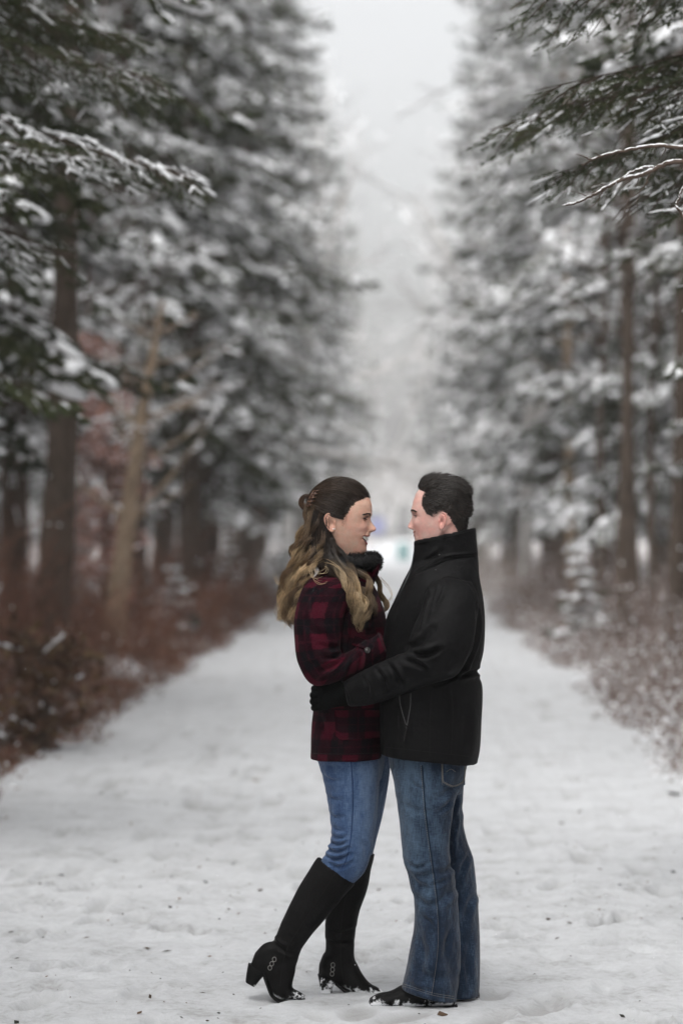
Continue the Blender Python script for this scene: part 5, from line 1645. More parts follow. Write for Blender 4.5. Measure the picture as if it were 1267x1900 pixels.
class Head:
    """face surface: f = forward from the head axis (m), l = sideways, z = height (m)"""
    def __init__(s, sgn, ax, y, yaw, base, full, back, wid, jaw, neck, skin, lipc):
        s.sgn, s.ax, s.y, s.yaw = sgn, ax, y, yaw
        k = (YS + y) / FPX
        s.k = k
        zz = lambda py: HZ - (py - VY) * k
        s.zz = zz
        ff = lambda px: (px - ax) * k * sgn
        s.ff = ff
        tab = lambda t: (np.array([zz(a) for a, _ in t])[::-1], np.array([ff(b) for _, b in t])[::-1])
        s.base, s.full, s.back = tab(base), tab(full), tab(back)
        s.wid = (np.array([zz(a) for a, _ in wid])[::-1], np.array([b for _, b in wid])[::-1])
        s.jaw = (np.array([ff(b) for _, b in jaw]), np.array([zz(a) for a, _ in jaw]))
        o = np.argsort(s.jaw[0]); s.jaw = (s.jaw[0][o], s.jaw[1][o])
        s.neck = neck
        s.bumps = []      # (l, z, amp, sl, sz) mirrored gaussians
        s.skin, s.lipc = skin, lipc
        s.mouth = None
        s.smooth_tables()
    def smooth_tables(s):
        z = np.linspace(s.base[0][0], s.base[0][-1], 700)
        def sm(t, w):
            v = np.interp(z, *t)
            kx = np.hanning(w); kx /= kx.sum()
            return (z, np.convolve(np.pad(v, w // 2, 'edge'), kx, 'valid')[:len(z)])
        f0, f1 = s.full[0][0], s.full[0][-1]
        raw = np.where((z >= f0) & (z <= f1), np.interp(z, *s.full), 0)
        s.base, s.back, s.wid = sm(s.base, 23), sm(s.back, 41), sm(s.wid, 31)
        s.full = sm((z, np.where((z >= f0) & (z <= f1), raw, s.base[1])), 9)
    def frontf(s, l, z):
        a = np.interp(z, *s.base); W = np.interp(z, *s.wid)
        q = np.clip(1 - (np.abs(l) / np.maximum(W, 1e-4)) ** 2.15, 0, 1)
        return a * q ** (1 / 2.15) + s.feat(l, z)
    def feat(s, l, z):
        d = np.interp(z, *s.full) - np.interp(z, *s.base)
        zn = s.z_nose
        up = np.clip((z - zn) / (s.z_eye - zn), 0, 1)
        wn = 0.0138 - 0.0055 * up
        low = z < s.z_base
        wn = np.where(low, 0.020, wn)
        g = np.exp(-np.abs(l / wn) ** np.where(low, 2.0, 2.4))
        r = d * g
        for (bl, bz, amp, sl, sz) in s.bumps:
            for sg in (-1, 1):
                r = r + amp * np.exp(-((l - sg * bl) / sl) ** 2 - ((z - bz) / sz) ** 2)
                if bl == 0: break
        for (pts, amp, w) in s.lines:
            p = np.array(pts)
            best = np.full(np.shape(l), 9.0)
            for i in range(len(p) - 1):
                dd = p[i + 1] - p[i]
                t = np.clip(((np.abs(l) - p[i, 0]) * dd[0] + (z - p[i, 1]) * dd[1]) / (dd @ dd), 0, 1)
                best = np.minimum(best, np.hypot(np.abs(l) - p[i, 0] - t * dd[0], z - p[i, 1] - t * dd[1]))
            r = r + amp * np.exp(-(best / w) ** 2)
        if s.mouth: r = r + s.mouth_feat(l, z)
        return r
    lines = []
    def mouth_z(s, l):
        m = s.mouth
        t = np.clip(np.abs(l) / m['hw'], 0, 1)
        zu = m['zu0'] + (m['zc'] - m['zu0']) * t ** 2
        zl = m['zl0'] + (m['zc'] - m['zl0']) * t ** m.get('pw', 2)
        return zu, zl, t
    def mouth_feat(s, l, z):
        m = s.mouth
        zu, zl, t = s.mouth_z(l)
        tr = np.abs(l) / m['hw']
        w = np.clip((1.12 - tr) / 0.5, 0, 1) ** 0.7
        up = np.exp(-((z - zu - 0.0032) / 0.0030) ** 2) * 0.0022
        lo = np.exp(-((z - zl + 0.0040) / 0.0036) ** 2) * 0.0028
        op = zu - zl
        inside = 1 / (1 + np.exp(-(z - zl) / 0.0005)) / (1 + np.exp(-(zu - z) / 0.0005)) * np.clip(op / 0.0015, 0, 1)
        return (up + lo) * w - m['dep'] * inside * (t < 1)
    def world(s, f, l, z):
        c, sn = math.cos(s.yaw), math.sin(s.yaw)
        # turn about the vertical axis: positive yaw turns the face to the camera
        X = f * c - l * sn
        L = f * sn + l * c
        return np.stack([(s.ax - VX) * s.k + s.sgn * X, YS + s.y - L, np.broadcast_to(z, np.shape(f)) + 0 * f], -1)
    def mesh(s, ztop, zneck, torso):
        nz, nu = 210, 150
        zs = np.linspace(ztop, zneck, nz)
        zs[0] = ztop - 0.0004
        ph = np.arange(nu) / nu * 2 * np.pi
        th = ph - 0.5 * np.sin(ph)
        Z, TH = np.meshgrid(zs, th, indexing='ij')
        W = np.interp(Z, *s.wid); a = np.interp(Z, *s.base); b = -np.interp(Z, *s.back)
        n = 2.15
        ct, st = np.cos(TH), np.sin(TH)
        A = np.sign(ct) * np.abs(ct) ** (2 / n)
        l = W * np.sign(st) * np.abs(st) ** (2 / n)
        front = ct >= 0
        f = np.where(front, a * A, b * A)
        f = np.where(front, f + s.feat(l, Z) * np.clip(ct * 6, 0, 1), f)
        # below the jaw line the head narrows to the neck
        zj = np.interp(f, s.jaw[0], s.jaw[1])
        dl = np.clip((zj - Z) / 0.016, 0, 1); dl = dl * dl * (3 - 2 * dl)
        nc, nfr, nw = s.neck   # neck centre f, half depth, half width
        r = np.sqrt(((f - nc) / nfr) ** 2 + (l / nw) ** 2)
        kk = np.where(r > 1, 1 / np.maximum(r, 1e-6), 1)
        fn, ln = nc + (f - nc) * kk, l * kk
        f2 = f * (1 - dl) + fn * dl; l2 = l * (1 - dl) + ln * dl
        f, l = f2, l2
        V = s.world(f, l, Z)
        # torso rings continue the same skin downwards
        rings = [V]
        for (px1, px2, py, hw) in torso:
            z = s.zz(py); cf = (s.ff(px1) + s.ff(px2)) / 2; hf = abs(s.ff(px1) - s.ff(px2)) / 2
            rings.append(s.world(cf + hf * np.cos(th), hw * np.sin(th), np.full(nu, z))[None])
        F_, L_ = f, l
        V = np.concatenate(rings)
        m = len(V)
        i = np.arange(m * nu).reshape(m, nu)
        Q = np.stack([i[:-1], np.roll(i[:-1], -1, 1), np.roll(i[1:], -1, 1), i[1:]], -1).reshape(-1, 4)
        cap = np.stack([V[0].mean(0), V[-1].mean(0)])
        T = np.concatenate([np.stack([0 * i[0] + m * nu, np.roll(i[0], -1), i[0]], -1), np.stack([0 * i[0] + m * nu + 1, i[-1], np.roll(i[-1], -1)], -1)])
        if s.sgn < 0: Q, T = Q[:, ::-1], T[:, ::-1]
        Q, T = Q[:, ::-1], T[:, ::-1]
        col = np.tile(np.array(s.skin), (m, nu, 1))
        s.paint(col[:nz], F_, L_, Z)
        return np.concatenate([V.reshape(-1, 3), cap]), Q, T, np.concatenate([col.reshape(-1, 3), col[0, :1], col[-1, :1]])
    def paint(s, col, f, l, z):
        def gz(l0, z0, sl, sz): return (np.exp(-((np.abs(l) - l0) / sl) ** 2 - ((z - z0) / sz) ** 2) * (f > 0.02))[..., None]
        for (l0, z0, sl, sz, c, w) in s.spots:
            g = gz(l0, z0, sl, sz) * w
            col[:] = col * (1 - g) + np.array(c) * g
        m = s.mouth
        zu, zl, t = s.mouth_z(l)
        fr = (f > 0.03) & (np.abs(l) < m['hw'] * 1.05)
        th = 0.0052 * (1 - 0.75 * t ** 2)
        up = fr & (z > zu - 0.0004) & (z < zu + th)
        lo = fr & (z < zl + 0.0004) & (z > zl - th * 1.35)
        ins = fr & (z <= zu - 0.0004) & (z >= zl + 0.0004)
        w = m.get('lipw', 1.0)
        col[up | lo] = col[up | lo] * (1 - w) + np.array(s.lipc) * w
        col[ins] = (0.05, 0.012, 0.012)

def eye(h, parent, side, l0, z0, opening, iris):
    """eyeball, lids and lashes set into the socket"""
    l = side * l0
    f = float(h.frontf(np.array(l), np.array(z0)))
    R0 = 0.0118
    c = np.array([f - R0 + 0.0035, l, z0])
    S_, Q_, T_ = usphere(20, 14)
    W = lambda p: h.world(p[:, 0], p[:, 1], p[:, 2])
    mb = MB()
    pts = S_[:, [2, 0, 1]] * R0      # pole forward
    col = np.where((S_[:, 2] > 0.78)[:, None], np.array(iris), np.array([0.42, 0.39, 0.37]))
    col = np.where((S_[:, 2] > 0.93)[:, None], np.array([0.005] * 3), col)
    mb.add(W(pts + c), Q_, T_, col)
    ball = mb.build('eye', M_EYE, parent)
    # lids: shells round the ball above and below the opening
    for up in (1, -1):
        mb = MB()
        nu_, nv_ = 18, 7
        g = np.zeros((nv_, nu_, 3))
        for j in range(nv_):
            for i in range(nu_):
                az = math.radians(-74 + 148 * i / (nu_ - 1))
                edge = opening * (math.cos(az * 1.15) ** 0.8 if abs(az * 1.15) < 1.57 else 0)
                e0 = (edge * (0.62 if up > 0 else 0.38))
                el = e0 + (math.radians(80) - e0) * (j / (nv_ - 1))
                r = R0 + 0.0011 - 0.0006 * (j / (nv_ - 1))
                g[j, i] = [math.cos(el) * math.cos(az) * r, math.cos(el) * math.sin(az) * r, up * math.sin(el) * r]
        V = W(g.reshape(-1, 3) + c)
        ii = np.arange(nu_ * nv_).reshape(nv_, nu_)
        Q = np.stack([ii[:-1, :-1], ii[:-1, 1:], ii[1:, 1:], ii[1:, :-1]], -1).reshape(-1, 4)
        mb.add(V, Q, None, np.array(h.skin) * 0.92)
        mb.build('eyelid', h.mat, parent)
        if up > 0 or h.lash_low:
            lm = MB()
            p0 = g[0] + c
            k = 22
            t = np.linspace(0.02, 0.98, k) * (nu_ - 1)
            b = np.stack([np.interp(t, np.arange(nu_), p0[:, q]) for q in range(3)], -1)
            d = unit(b - c) * np.array([1, 1, 0]) + np.array([0, 0, 0.55 * up])
            e = b + unit(d) * (h.lash * (1 if up > 0 else 0.4))
            lm.add(*tubes(np.stack([W(b), W((b + e) / 2 + [0, 0, -0.0006 * up]), W(e)], 1), np.tile([[0.0007, 0.0005, 0.00025]], (k, 1)), 4, (0.006, 0.005, 0.004)))
            lm.add(*tubes(W(p0)[None], 0.0008 if up > 0 else 0.0004, 5, (0.008, 0.006, 0.005)))
            o = lm.build('eyelashes', M_HAIRT, parent)
            o['kind'] = 'stuff'

def brow(h, parent, side, pts, r, col, n=90, seed=3):
    rng = np.random.default_rng(seed)
    p = cr(np.array(pts, float), 40)
    l = side * p[:, 0]; z = p[:, 1]
    t = rng.random(n) * 39
    l_ = np.interp(t, np.arange(40), l); z_ = np.interp(t, np.arange(40), z) + rng.normal(0, r * 0.5, n) * (1 - 0.55 * t / 39)
    f_ = h.frontf(l_, z_)
    a = h.world(f_ + 0.0004, l_, z_)
    l2 = l_ + side * 0.006; z2 = z_ + 0.0015
    b = h.world(h.frontf(l2, z2) + 0.0012, l2, z2)
    mb = MB()
    mb.add(*tubes(np.stack([a, (a + b) / 2 + [0, 0, 0.0005], b], 1), np.tile([[0.0005, 0.0005, 0.0002]], (n, 1)), 3, col))
    mb.build('eyebrow', M_HAIRT, parent)['kind'] = 'stuff'

def ear(h, parent, px, py, half_w, half_h, tilt, side, lskin, colr):
    """bowl-shaped ear: rim, inner fold, hollow, lobe. px,py its centre"""
    k = h.k
    Wd = np.interp(h.zz(py), *h.wid)
    cf, cz = h.ff(px), h.zz(py)
    nr, nt_ = 26, 56
    rr = np.linspace(0, 1, nr); tt = np.arange(nt_) / nt_ * 2 * np.pi
    Rr, Tt = np.meshgrid(rr, tt, indexing='ij')
    # outline: broad above, narrow lobe below
    ox = np.cos(Tt) * half_w * k * (0.80 + 0.20 * np.sin(Tt)); oz = np.sin(Tt) * half_h * k
    lobe = np.clip(-np.sin(Tt) - 0.35, 0, 1)
    F = Rr * ox; Zc = Rr * oz
    rim = np.exp(-((Rr - 0.90) / 0.085) ** 2) * (1 - 0.75 * lobe) * np.clip(0.35 + 0.9 * (-np.cos(Tt - 0.4)) + 0.5 * np.sin(Tt), 0.05, 1)
    fold = np.exp(-((Rr - 0.60 - 0.06 * np.sin(2 * Tt)) / 0.09) ** 2) * np.clip(-np.cos(Tt) + 0.25 + 0.4 * np.sin(Tt), 0, 1)
    hollow = np.exp(-((F - 0.10 * half_w * k) ** 2 / (0.36 * half_w * k) ** 2 + (Zc + 0.10 * half_h * k) ** 2 / (0.34 * half_h * k) ** 2))
    tragus = np.exp(-((F - 0.62 * half_w * k) ** 2 / (0.2 * half_w * k) ** 2 + (Zc + 0.08 * half_h * k) ** 2 / (0.2 * half_h * k) ** 2))
    hgt = 0.010 + 0.0048 * rim + 0.0034 * fold - 0.0085 * hollow + 0.004 * tragus + 0.002 * lobe * Rr
    hgt = hgt + 0.010 * (-F / (half_w * k)).clip(-1, 1) * 0.9      # back edge stands off the head
    edge = Rr > 0.985
    ca, sa = math.cos(tilt), math.sin(tilt)
    Fr, Zr = F * ca - Zc * sa, F * sa + Zc * ca
    bl = np.where(edge, hgt - 0.004, hgt)
    L = side * (Wd * 0.995 + bl)
    V = h.world(cf + Fr, L, cz + Zr).reshape(-1, 3)
    # back skirt into the head
    V2 = h.world(cf + Fr[-1] * 0.72, side * (Wd * 0.86 + 0 * Fr[-1]), cz + Zr[-1] * 0.72)
    i = np.arange(nr * nt_).reshape(nr, nt_)
    Q = [np.stack([i[:-1], np.roll(i[:-1], -1, 1), np.roll(i[1:], -1, 1), i[1:]], -1).reshape(-1, 4)]
    j = nr * nt_ + np.arange(nt_)
    Q.append(np.stack([i[-1], np.roll(i[-1], -1), np.roll(j, -1), j], -1))
    cc = np.tile(np.array(colr), (nr, nt_, 1))
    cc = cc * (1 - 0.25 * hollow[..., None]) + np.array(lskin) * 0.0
    rimc = np.clip(rim, 0, 1)[..., None] * 0.5
    cc = cc * (1 - rimc) + np.array(h.earrim) * rimc
    C = np.concatenate([cc.reshape(-1, 3), np.tile(np.array(h.skin), (nt_, 1))])
    o = link('ear', np.concatenate([V, V2]), np.concatenate(Q), None, C, None, h.mat, parent)
    return o, (lambda df, dz, up: h.world(np.array([cf + df * ca - dz * sa]), np.array([side * (Wd * 0.995 + up)]), np.array([cz + df * sa + dz * ca]))[0])

M_SKIN = skin_mat('skin')
M_EYE = tinted('eye_surface', 0.08, 0.6, 0.05, 30)
M_HAIRT = tinted('hair_strand', 0.42, 0.45, 0.35, 160)
M_TEETH = simple('teeth', (0.88, 0.86, 0.80), 0.2, 0.5, 0.05)

# ---------------------------------------------------------------- her head
HW = Head(1, 632, WY, R(7),
    base=[(896, 634), (898, 650), (902, 662), (908, 672), (916, 681), (924, 686.2), (937, 690), (946, 690.4), (955, 689.8), (963, 687.2), (971, 686), (980, 685.5), (987, 685.5), (991, 686), (996, 684.5), (1001, 682.5), (1007, 681.3), (1012, 680.2), (1016, 680), (1021, 680), (1025, 678.5), (1028, 675), (1031, 668), (1036, 661), (1044, 660)],
    full=[(950, 690.3), (955, 689.8), (959, 688.6), (963, 687.6), (967, 688.8), (971, 691.2), (975, 694.2), (978, 696.8), (981, 698.2), (984, 697.2), (986, 694.2), (987.5, 690), (990, 686.6), (993, 686.3), (996, 684.6)],
    back=[(896, 630), (898, 612), (902, 602), (910, 590), (925, 578), (945, 574), (965, 578), (985, 588), (1000, 597), (1020, 597), (1044, 592)],
    wid=[(896, 0.006), (898, 0.027), (902, 0.041), (910, 0.056), (920, 0.066), (935, 0.0735), (950, 0.0745), (965, 0.0725), (978, 0.069), (990, 0.0635), (1000, 0.058), (1010, 0.052), (1020, 0.045), (1028, 0.040), (1036, 0.050), (1044, 0.053)],
    jaw=[(1040, 700), (1032.5, 680), (1031.5, 672), (1029, 655), (1023, 640), (1008, 624), (985, 615), (975, 606), (960, 590), (950, 560)],
    neck=(-0.010, 0.060, 0.052), skin=(0.69, 0.455, 0.345), lipc=(0.42, 0.11, 0.11))
HW.z_nose, HW.z_eye, HW.z_base = HW.zz(981), HW.zz(962), HW.zz(988.5)
HW.mouth = dict(hw=0.0350, zu0=HW.zz(996), zl0=HW.zz(1007), zc=HW.zz(994.3), dep=0.006, pw=3.2)
HW.bumps = [(0.030, HW.zz(962.5), -0.0065, 0.014, 0.0095), (0.0125, HW.zz(983.5), 0.0062, 0.0055, 0.0052), (0.040, HW.zz(979), 0.0050, 0.016, 0.014), (0.024, HW.zz(954), 0.0022, 0.016, 0.006), (0.0055, HW.zz(987.5), -0.003, 0.0035, 0.002), (0.0, HW.zz(1021), 0.0015, 0.012, 0.010)]
HW.lines = [([(0.0175, HW.zz(983)), (0.026, HW.zz(990)), (0.032, HW.zz(1000))], -0.0034, 0.0034)]
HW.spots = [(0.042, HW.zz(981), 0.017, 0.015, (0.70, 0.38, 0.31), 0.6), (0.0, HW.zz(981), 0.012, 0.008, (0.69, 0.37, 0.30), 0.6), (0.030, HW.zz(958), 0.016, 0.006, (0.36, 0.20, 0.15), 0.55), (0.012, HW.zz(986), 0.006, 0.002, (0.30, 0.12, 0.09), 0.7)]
HW.lash, HW.lash_low, HW.mat, HW.earrim = 0.0085, True, M_SKIN, (0.58, 0.33, 0.25)
V, Q, T, C = HW.mesh(HW.zz(896.2), HW.zz(1044), [(597, 664, 1052, 0.055), (594, 668, 1064, 0.07), (585, 688, 1085, 0.12), (578, 700, 1110, 0.145), (578, 705, 1150, 0.15), (590, 698, 1240, 0.135), (588, 700, 1330, 0.15), (592, 700, 1395, 0.14)])
HAIRLINE_W = np.array([(690, 921), (680, 925), (668, 930), (657, 941), (649, 955), (641, 965), (634, 960), (626, 952), (614, 950), (606, 960), (606, 980), (616, 992), (622, 1012), (626, 1044), (560, 1044), (540, 950), (560, 890), (690, 880)], float)
HAIRLINE_M = np.array([(772, 905), (781, 909.5), (790, 914), (785, 925), (784, 936), (789, 946), (794, 953), (804, 959), (808, 950), (818, 948), (828, 949), (836, 960), (842, 971), (849, 983), (856, 996), (900, 996), (900, 870), (772, 870)], float)
def in_poly(px, py, poly):
    c = np.zeros(np.shape(px), bool)
    n = len(poly)
    for i in range(n):
        x1, y1 = poly[i]; x2, y2 = poly[i - 1]
        hit = ((y1 > py) != (y2 > py)) & (px < (x2 - x1) * (py - y1) / (y2 - y1 + 1e-12) + x1)
        c ^= hit
    return c
def unyaw(h, V):
    """world points -> (photo px as if unturned, py, l)"""
    X = (V[:, 0] - (h.ax - VX) * h.k) * h.sgn
    L = YS + h.y - V[:, 1]
    c, sn = math.cos(h.yaw), math.sin(h.yaw)
    f = X * c + L * sn; l = -X * sn + L * c
    return h.ax + h.sgn * f / h.k, VY - (V[:, 2] - HZ) / h.k, l
a, b, _ = unyaw(HW, V)
jt = vnoise(V * 230, 3) * 1.0 + vnoise(V * 90, 4) * 0.5
C[in_poly(a + jt, b + jt * 0.7, HAIRLINE_W)] = (0.022, 0.014, 0.010)
bodyW = link('body', V, Q, T, C, None, M_SKIN, WOM)
eye(HW, bodyW, 1, 0.0300, HW.zz(962.6), R(25), (0.06, 0.035, 0.02))
eye(HW, bodyW, -1, 0.0300, HW.zz(962.6), R(25), (0.06, 0.035, 0.02))
for sd in (1, -1):
    brow(HW, bodyW, sd, [(0.011, HW.zz(957.5)), (0.022, HW.zz(955)), (0.034, HW.zz(953.6)), (0.046, HW.zz(955.8))], 0.0028, (0.035, 0.022, 0.015), 150, 5)
def teeth(h, parent, zt, zb, n, hw, inset):
    zt0, zb0 = zt, zb
    for i in range(n):
        a0, a1 = (i / n * 2 - 1) * hw, ((i + 1) / n * 2 - 1) * hw
        mb = MB()
        g = []
        for v in np.linspace(0, 1, 5):
            for u in np.linspace(0.04, 0.96, 5):
                l = a0 + (a1 - a0) * u
                t = abs(l) / h.mouth['hw']
                zc = h.mouth['zc']
                z_t = zt0 + (zc - zt0) * t ** 2 * 0.9
                z_b = zb0 + (zc - zb0) * t ** 3 * 0.9
                z = z_t + (z_b - z_t) * v
                f = float(np.interp(z_t, *h.base)) * max(0, 1 - (abs(l) / 0.058) ** 2.15) ** (1 / 2.15) - inset + 0.0012 * (1 - (2 * u - 1) ** 2) * (1 - (1.6 * v - 0.8) ** 2)
                g.append([f, l, z])
        g = np.array(g)
        ii = np.arange(25).reshape(5, 5)
        Q = np.stack([ii[:-1, :-1], ii[:-1, 1:], ii[1:, 1:], ii[1:, :-1]], -1).reshape(-1, 4)
        mb.add(h.world(g[:, 0], g[:, 1], g[:, 2]), Q)
        mb.build('tooth', M_TEETH, parent)
teeth(HW, bodyW, HW.zz(995.8), HW.zz(1003.4), 10, 0.0310, 0.0036)
earW, eat = ear(HW, bodyW, 619, 969.5, 12.4, 18.2, R(12), 1, HW.skin, (0.63, 0.40, 0.30))
for sd in (-1,): ear(HW, bodyW, 619, 969.5, 12.4, 18.2, R(12), sd, HW.skin, (0.63, 0.40, 0.30))
mb = MB()
for q in ((625.2, 981.5), (628.2, 981.7)):
    p = HW.world(np.array([HW.ff(q[0])]), np.array([0.0900]), np.array([HW.zz(q[1])]))
    blobs(mb, p, np.array([[0.0022, 0, 0]]), np.array([[0, 0.0018, 0]]), np.array([[0, 0, 0.0022]]), 8, 6)
    o = mb.build('earring', simple('pearl_stud', (0.85, 0.84, 0.82), 0.12, 0.7, 0.03), earW)
    mb = MB()

# ---------------------------------------------------------------- his head
HM = Head(-1, 818, 0.0, R(-4),
    base=[(889, 816), (891, 804), (895, 793), (901, 784), (908, 777.5), (916, 771), (930, 766.2), (942, 763.6), (947, 763.0), (957, 764.6), (967, 765.2), (977, 765.8), (982, 766.2), (986, 767), (991, 768.3), (996, 769.2), (1002, 769.5), (1008, 770), (1013, 771.5), (1017, 775), (1020, 782), (1026, 790), (1040, 790)],
    full=[(943, 763.4), (947, 762.0), (952, 763.0), (957, 764.2), (962, 763.0), (967, 761), (972, 758.4), (976, 756.5), (979, 756.8), (981, 759.2), (982.5, 764), (984, 766.4), (987, 766.6), (990, 767.5), (994, 768.4), (997, 768.6), (1001, 769.4)],
    back=[(889, 822), (891, 834), (895, 846), (902, 857), (912, 866), (930, 873), (945, 874), (960, 871), (975, 866), (990, 862), (1010, 861), (1040, 864)],
    wid=[(889, 0.006), (891, 0.027), (895, 0.042), (903, 0.057), (914, 0.068), (930, 0.0765), (948, 0.0785), (963, 0.077), (976, 0.074), (988, 0.070), (998, 0.065), (1008, 0.058), (1016, 0.050), (1022, 0.055), (1040, 0.062)],
    jaw=[(1030, 750), (1019.5, 772), (1017, 785), (1010, 800), (1000, 814), (985, 822), (975, 830), (960, 850), (950, 880)],
    neck=(-0.028, 0.058, 0.060), skin=(0.69, 0.445, 0.385), lipc=(0.47, 0.20, 0.175))
HM.z_nose, HM.z_eye, HM.z_base = HM.zz(977), HM.zz(957), HM.zz(983)
HM.mouth = dict(hw=0.034, zu0=HM.zz(990.3), zl0=HM.zz(991.6), zc=HM.zz(984.6), dep=0.005, lipw=0.85)
HM.bumps = [(0.031, HM.zz(957.5), -0.0075, 0.014, 0.0095), (0.0135, HM.zz(979.5), 0.006, 0.006, 0.0055), (0.042, HM.zz(973), 0.0042, 0.016, 0.014), (0.024, HM.zz(948), 0.0030, 0.017, 0.006), (0.0, HM.zz(1009), 0.002, 0.014, 0.010)]
HM.lines = [([(0.019, HM.zz(979)), (0.029, HM.zz(985)), (0.034, HM.zz(995))], -0.0036, 0.0034), ([(0.047, HM.zz(957)), (0.056, HM.zz(960))], -0.0010, 0.0022), ([(0.046, HM.zz(960)), (0.054, HM.zz(965))], -0.0010, 0.0022)]
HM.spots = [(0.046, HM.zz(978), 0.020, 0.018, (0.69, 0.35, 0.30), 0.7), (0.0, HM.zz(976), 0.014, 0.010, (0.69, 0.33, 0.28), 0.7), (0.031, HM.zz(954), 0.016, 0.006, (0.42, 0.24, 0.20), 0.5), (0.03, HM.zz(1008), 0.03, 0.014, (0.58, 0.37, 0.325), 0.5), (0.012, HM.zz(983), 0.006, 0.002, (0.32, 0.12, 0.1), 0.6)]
HM.lash, HM.lash_low, HM.mat, HM.earrim = 0.005, False, M_SKIN, (0.68, 0.27, 0.23)
V, Q, T, C = HM.mesh(HM.zz(889.2), HM.zz(1040), [(788, 866, 1052, 0.066), (775, 872, 1070, 0.10), (755, 880, 1100, 0.16), (735, 884, 1150, 0.17), (730, 880, 1240, 0.16), (730, 878, 1330, 0.155), (732, 866, 1400, 0.15)])
a, b, _ = unyaw(HM, V)
jt = vnoise(V * 300, 3) * 2.6 + vnoise(V * 90, 4) * 0.8
hm_in = in_poly(a + jt, b + jt * 0.7, HAIRLINE_M)
C[hm_in] = (0.05, 0.034, 0.028)
HM_V, HM_N = V, vnormals(V, Q, T)
if ((HM_N[:3000] * (HM_V[:3000] - HM_V[:40000].mean(0))).sum(1)).mean() < 0: HM_N = -HM_N
bodyM = link('body', V, Q, T, C, None, M_SKIN, MAN)
eye(HM, bodyM, 1, 0.0310, HM.zz(957.8), R(17), (0.05, 0.05, 0.05))
eye(HM, bodyM, -1, 0.0310, HM.zz(957.8), R(17), (0.05, 0.05, 0.05))
for sd in (1, -1):
    brow(HM, bodyM, sd, [(0.009, HM.zz(949.5)), (0.020, HM.zz(948.0)), (0.034, HM.zz(947.5)), (0.047, HM.zz(950.5))], 0.0042, (0.03, 0.021, 0.016), 170, 6)
ear(HM, bodyM, 822.5, 966.5, 9.4, 16.2, R(6), 1, HM.skin, (0.68, 0.38, 0.33))
ear(HM, bodyM, 822.5, 966.5, 9.4, 16.2, R(6), -1, HM.skin, (0.68, 0.38, 0.33))
# ================================================================ hair, fur
bvC = sfC.b
def push_out(p, gap=0.004):
    sh = p.shape
    q = p.reshape(-1, 3).copy()
    for i in range(len(q)):
        h = bvC.find_nearest(Vector(q[i]), 0.08)
        if h[0] is None: continue
        n = np.array(h[1]); d = (q[i] - np.array(h[0])) @ n
        if d < gap: q[i] += n * (gap - d)
    return q.reshape(sh)

def wp(px, py, l):
    return P(px, py, WY - l)

class Hair:
    def __init__(s): s.mb = MB(); s.push = []
    def lock(s, rng, pts, r0, r1, n, c0, c1, t0=0.3, t1=0.8, curl=0.004, freq=2.5, K=24, rad=0.0008, fuzz=0.0015, push=False, taper=True):
        g = cr(np.array([wp(*p) for p in pts]), K)
        t = np.linspace(0, 1, K)
        tn = unit(np.gradient(g, axis=0))
        a = unit(np.cross(tn, [0, 1.0, 0])); b = np.cross(tn, a)
        rr = r0 + (r1 - r0) * t
        rr = rr * np.where(t > 0.8, 1 - 0.6 * ((t - 0.8) / 0.2) ** 1.5, 1) if taper else rr
        th = rng.random(n) * 2 * np.pi; q = np.sqrt(rng.random(n))
        u0, v0 = q * np.cos(th), q * np.sin(th)
        ph = rng.random() * 6.28 + rng.normal(0, 0.28, n)
        A = curl * np.clip(t * 1.6, 0, 1) * rng.uniform(0.7, 1.3)
        fr = freq * rng.uniform(0.975, 1.025, n)
        tw = 1.2 * t
        ang = fr[:, None] * 2 * np.pi * t[None] + ph[:, None]
        cu = u0[:, None] * np.cos(tw) - v0[:, None] * np.sin(tw)
        cv = u0[:, None] * np.sin(tw) + v0[:, None] * np.cos(tw)
        off = (cu * rr + A * np.cos(ang))[..., None] * a + (cv * rr + A * np.sin(ang))[..., None] * b
        p = g[None] + off
        nz = rng.normal(0, 1, (n, 4, 3)) * fuzz
        for k in range(3):
            p = p + nz[:, k][:, None, :] * np.sin(t * (2 + 2.5 * k) + k)[None, :, None]
        # strand ends at uneven lengths
        e = rng.uniform(0.86, 1.0, n)
        idx = e[:, None] * np.linspace(0, 1, K)[None] * (K - 1)
        i0 = np.clip(idx.astype(int), 0, K - 2); f = (idx - i0)[..., None]
        ar = np.arange(n)[:, None]
        p = p[ar, i0] * (1 - f) + p[ar, i0 + 1] * f
        if push: p = push_out(p)
        tt = idx / (K - 1)
        w = np.clip((tt - t0) / (t1 - t0), 0, 1); w = (w * w * (3 - 2 * w) * rng.uniform(0.55, 1.1, n)[:, None]).clip(0, 1)[..., None]
        br = rng.uniform(0.6, 1.4, n)[:, None, None] * rng.uniform(0.7, 1.35)
        col = (np.array(c0) * (1 - w) + np.array(c1) * w) * br
        rd = rad * rng.uniform(0.7, 1.2, n)[:, None] * np.interp(np.linspace(0, 1, K), [0, 0.1, 0.8, 1], [0.8, 1, 0.9, 0.25])
        s.mb.add(*tubes(p, rd, 3, col))

DK, MD, BL, LB = (0.020, 0.0125, 0.0085), (0.075, 0.046, 0.028), (0.36, 0.245, 0.13), (0.56, 0.41, 0.24)
rh = np.random.default_rng(2024)
H = Hair()
